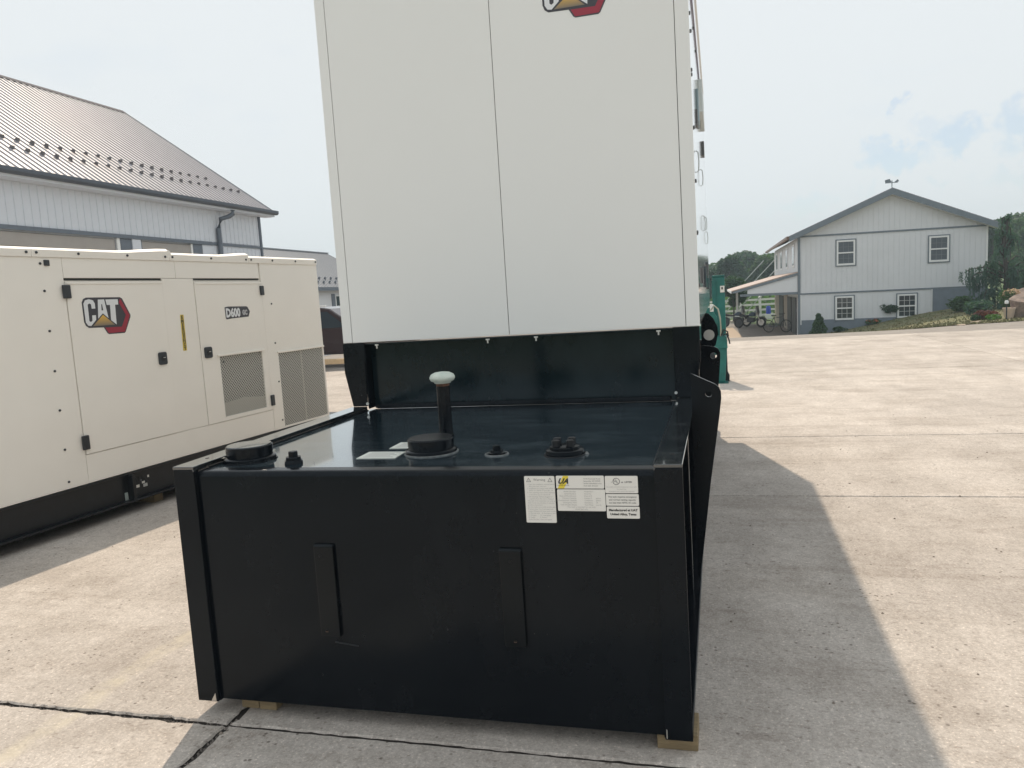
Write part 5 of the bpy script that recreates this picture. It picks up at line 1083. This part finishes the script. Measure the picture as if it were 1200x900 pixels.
def vase(name, label, cat, u, dep, rx, rz, m, n, size, seed, up=1.0):
    x, y = ray_x(u, dep); t = thing(name, label, cat, (x, y, terr(x, y)), local=True); rn = random.Random(seed); l = MB(); s = MB()
    for k in range(9):
        a = k * 2.4; f = rn.uniform(0.35, 1.0); c = (cos(a) * 0.42 * f, sin(a) * 0.3, 0.35 + 0.42 * f); leaves(l, c, (0.2, 0.2, 0.17), 230, 0.05, rn); s.tube([(0, 0, -0.05), (c[0] * 0.4, c[1] * 0.4, 0.3), c], 0.02, 5, 0.006)
    s.build('stem', BARK, t, smooth=60); l.build('foliage', m, t, fix=False); return t
cone_bush('pointed green shrub at the left front corner of the house', 961, 37.0, 0.42, 1.05, 31)
vs_ = vase('vase_shrub', 'dark spreading shrub beside the right lower window of the house', 'shrub', 1043, 37.4, 0.42, 0.34, LEAFA, 2600, 0.065, 32, up=1.7)
bush('low_bush', 'low dark bush under the left lower window of the house', 'bush', 986, 37.2, 0.34, 0.16, LEAFA, 420, 0.05, 33)
bush('flowering_bush', 'low bush with red orange blossom between the two lower windows', 'bush', 1024, 37.3, 0.36, 0.15, LEAFB, 350, 0.05, 34, extra=(FLOWR, 120, 0.05))
bush('flowering_bush', 'low bush with red orange blossom under the right lower window', 'bush', 1062, 37.4, 0.42, 0.14, LEAFB, 350, 0.05, 35, extra=(FLOWR, 160, 0.05))
bush('low_bush', 'dark low bush just right of the right lower window', 'bush', 1080, 37.6, 0.36, 0.14, LEAFA, 400, 0.05, 36)
bush('low_bush', 'dark low hedge bush along the grey foundation', 'bush', 1100, 37.8, 0.62, 0.14, LEAFA, 600, 0.05, 37)
bush('low_bush', 'dark low hedge bush at the right end of the foundation', 'bush', 1116, 37.0, 0.55, 0.18, LEAFA, 600, 0.05, 47)
bush('leafy_shrub', 'bright green shrub between the foundation and the weeping evergreen', 'shrub', 1130, 34.5, 0.62, 0.42, LEAFB, 1100, 0.07, 38)
bush('leafy_shrub', 'dark shrub at the foot of the weeping evergreen', 'shrub', 1146, 32.0, 0.5, 0.34, LEAFC, 1000, 0.06, 48)
bush('maroon_shrub', 'maroon leaved low shrub in front of the weeping evergreen', 'shrub', 1158, 28.6, 0.45, 0.20, LEAFR, 1000, 0.05, 39)
bush('low_bush', 'small bright green mound in front of the maroon shrub', 'bush', 1166, 27.9, 0.30, 0.12, LEAFG, 700, 0.035, 40)
bush('low_bush', 'small dark green clump left of the maroon shrub', 'bush', 1143, 28.6, 0.16, 0.14, LEAFA, 400, 0.035, 41)
bush('hydrangea_bush', 'round bush with pink and cream blossom behind the boulder', 'bush', 1184, 30.2, 0.40, 0.42, LEAFB, 1500, 0.05, 42, up=1.35, extra=(FLOW, 420, 0.045))
bush('leafy_shrub', 'tall green shrub behind the boulder at the right edge', 'shrub', 1200, 34, 0.8, 0.8, LEAFB, 1600, 0.07, 43)
# boulder, planter and garden lamp
def rockmesh(c, R, seed, name, label, m=ROCK):
    bm = bmesh.new(); bmesh.ops.create_icosphere(bm, subdivisions=3, radius=1); rn = random.Random(seed); dirs = [Vector((rn.gauss(0, 1), rn.gauss(0, 1), rn.gauss(0, 1))).normalized() for _ in range(14)]; cut = [rn.uniform(0.5, 0.9) for _ in dirs]
    for v in bm.verts:
        for d_, q in zip(dirs, cut):
            e = v.co.dot(d_) - q
            if e > 0: v.co -= d_ * e
        v.co = Vector((v.co.x * R[0], v.co.y * R[1], v.co.z * R[2])) + Vector((rn.uniform(-1, 1), rn.uniform(-1, 1), rn.uniform(-1, 1))) * 0.012 * R[0]
    bm.verts.index_update(); mb = MB(); mb.v = [tuple(v.co + Vector(c)) for v in bm.verts]; mb.f = [tuple(v.index for v in f.verts) for f in bm.faces]; bm.free()
    return tag(mb.build(name, m, smooth=25), label, 'rock')
x, y = ray_x(1212, 27.5); rockmesh((x, y, terr(x, y) + 0.22), (0.95, 0.6, 0.85), 12, 'boulder', 'big brown sandstone boulder at the right edge of the garden')
x, y = ray_x(1207, 30.5); rockmesh((x, y, terr(x, y) + 0.5), (1.0, 0.6, 0.75), 6, 'boulder', 'darker rock rising behind the big sandstone boulder')
x, y = ray_x(1127, 25.7); rockmesh((x, y, terr(x, y)), (0.16, 0.12, 0.06), 3, 'flat_stone', 'small pale flat stone on the lawn edge', SUNSTONE)
x, y = ray_x(1144, 27.0); rockmesh((x, y, terr(x, y) + 0.02), (0.22, 0.15, 0.08), 4, 'flat_stone', 'pale flat stone beside the maroon shrub', SUNSTONE)
x, y = ray_x(1182, 27.6); z = terr(x, y)
o = MB().lathe((x, y, z), [(0.11, 0.0), (0.13, 0.03), (0.19, 0.34), (0.205, 0.36), (0.205, 0.40), (0.17, 0.40), (0.16, 0.33)], 20).build('planter_pot', mat('pale terracotta', (0.62, 0.50, 0.42), 0.7), smooth=40); tag(o, 'pale planter pot left of the sandstone boulder', 'planter')
x, y = ray_x(1179, 27.1); z = terr(x, y); gl = thing('garden_lamp', 'small white solar garden lamp on a dark stake before the pot', 'garden lamp', (x, y, z))
f = MB(); f.tube([(x, y, z), (x, y, z + 0.55)], 0.022, 8); f.build('stake', DKG, gl); MB().lathe((x, y, z + 0.55), [(0.03, 0), (0.06, 0.02), (0.06, 0.10), (0.035, 0.13)], 14).build('lamp_head', WTRIM, gl, smooth=40)

# ------------------------------------------------------------------ hazy summer air
hz = B(-260, 330, -40, 420, -4.5, 30).build('haze', bpy.data.materials.new('haze air')); hz['kind'] = 'stuff'
hm = hz.data.materials[0]; hm.use_nodes = True; hn = hm.node_tree
for n in list(hn.nodes):
    if n.type == 'BSDF_PRINCIPLED': hn.nodes.remove(n)
pv = hn.nodes.new('ShaderNodeVolumePrincipled'); pv.inputs['Color'].default_value = (0.74, 0.90, 1.0, 1); pv.inputs['Density'].default_value = 0.0014; pv.inputs['Anisotropy'].default_value = 0.0
out = [n for n in hn.nodes if n.type == 'OUTPUT_MATERIAL'][0]; hn.links.new(pv.outputs[0], out.inputs['Volume'])
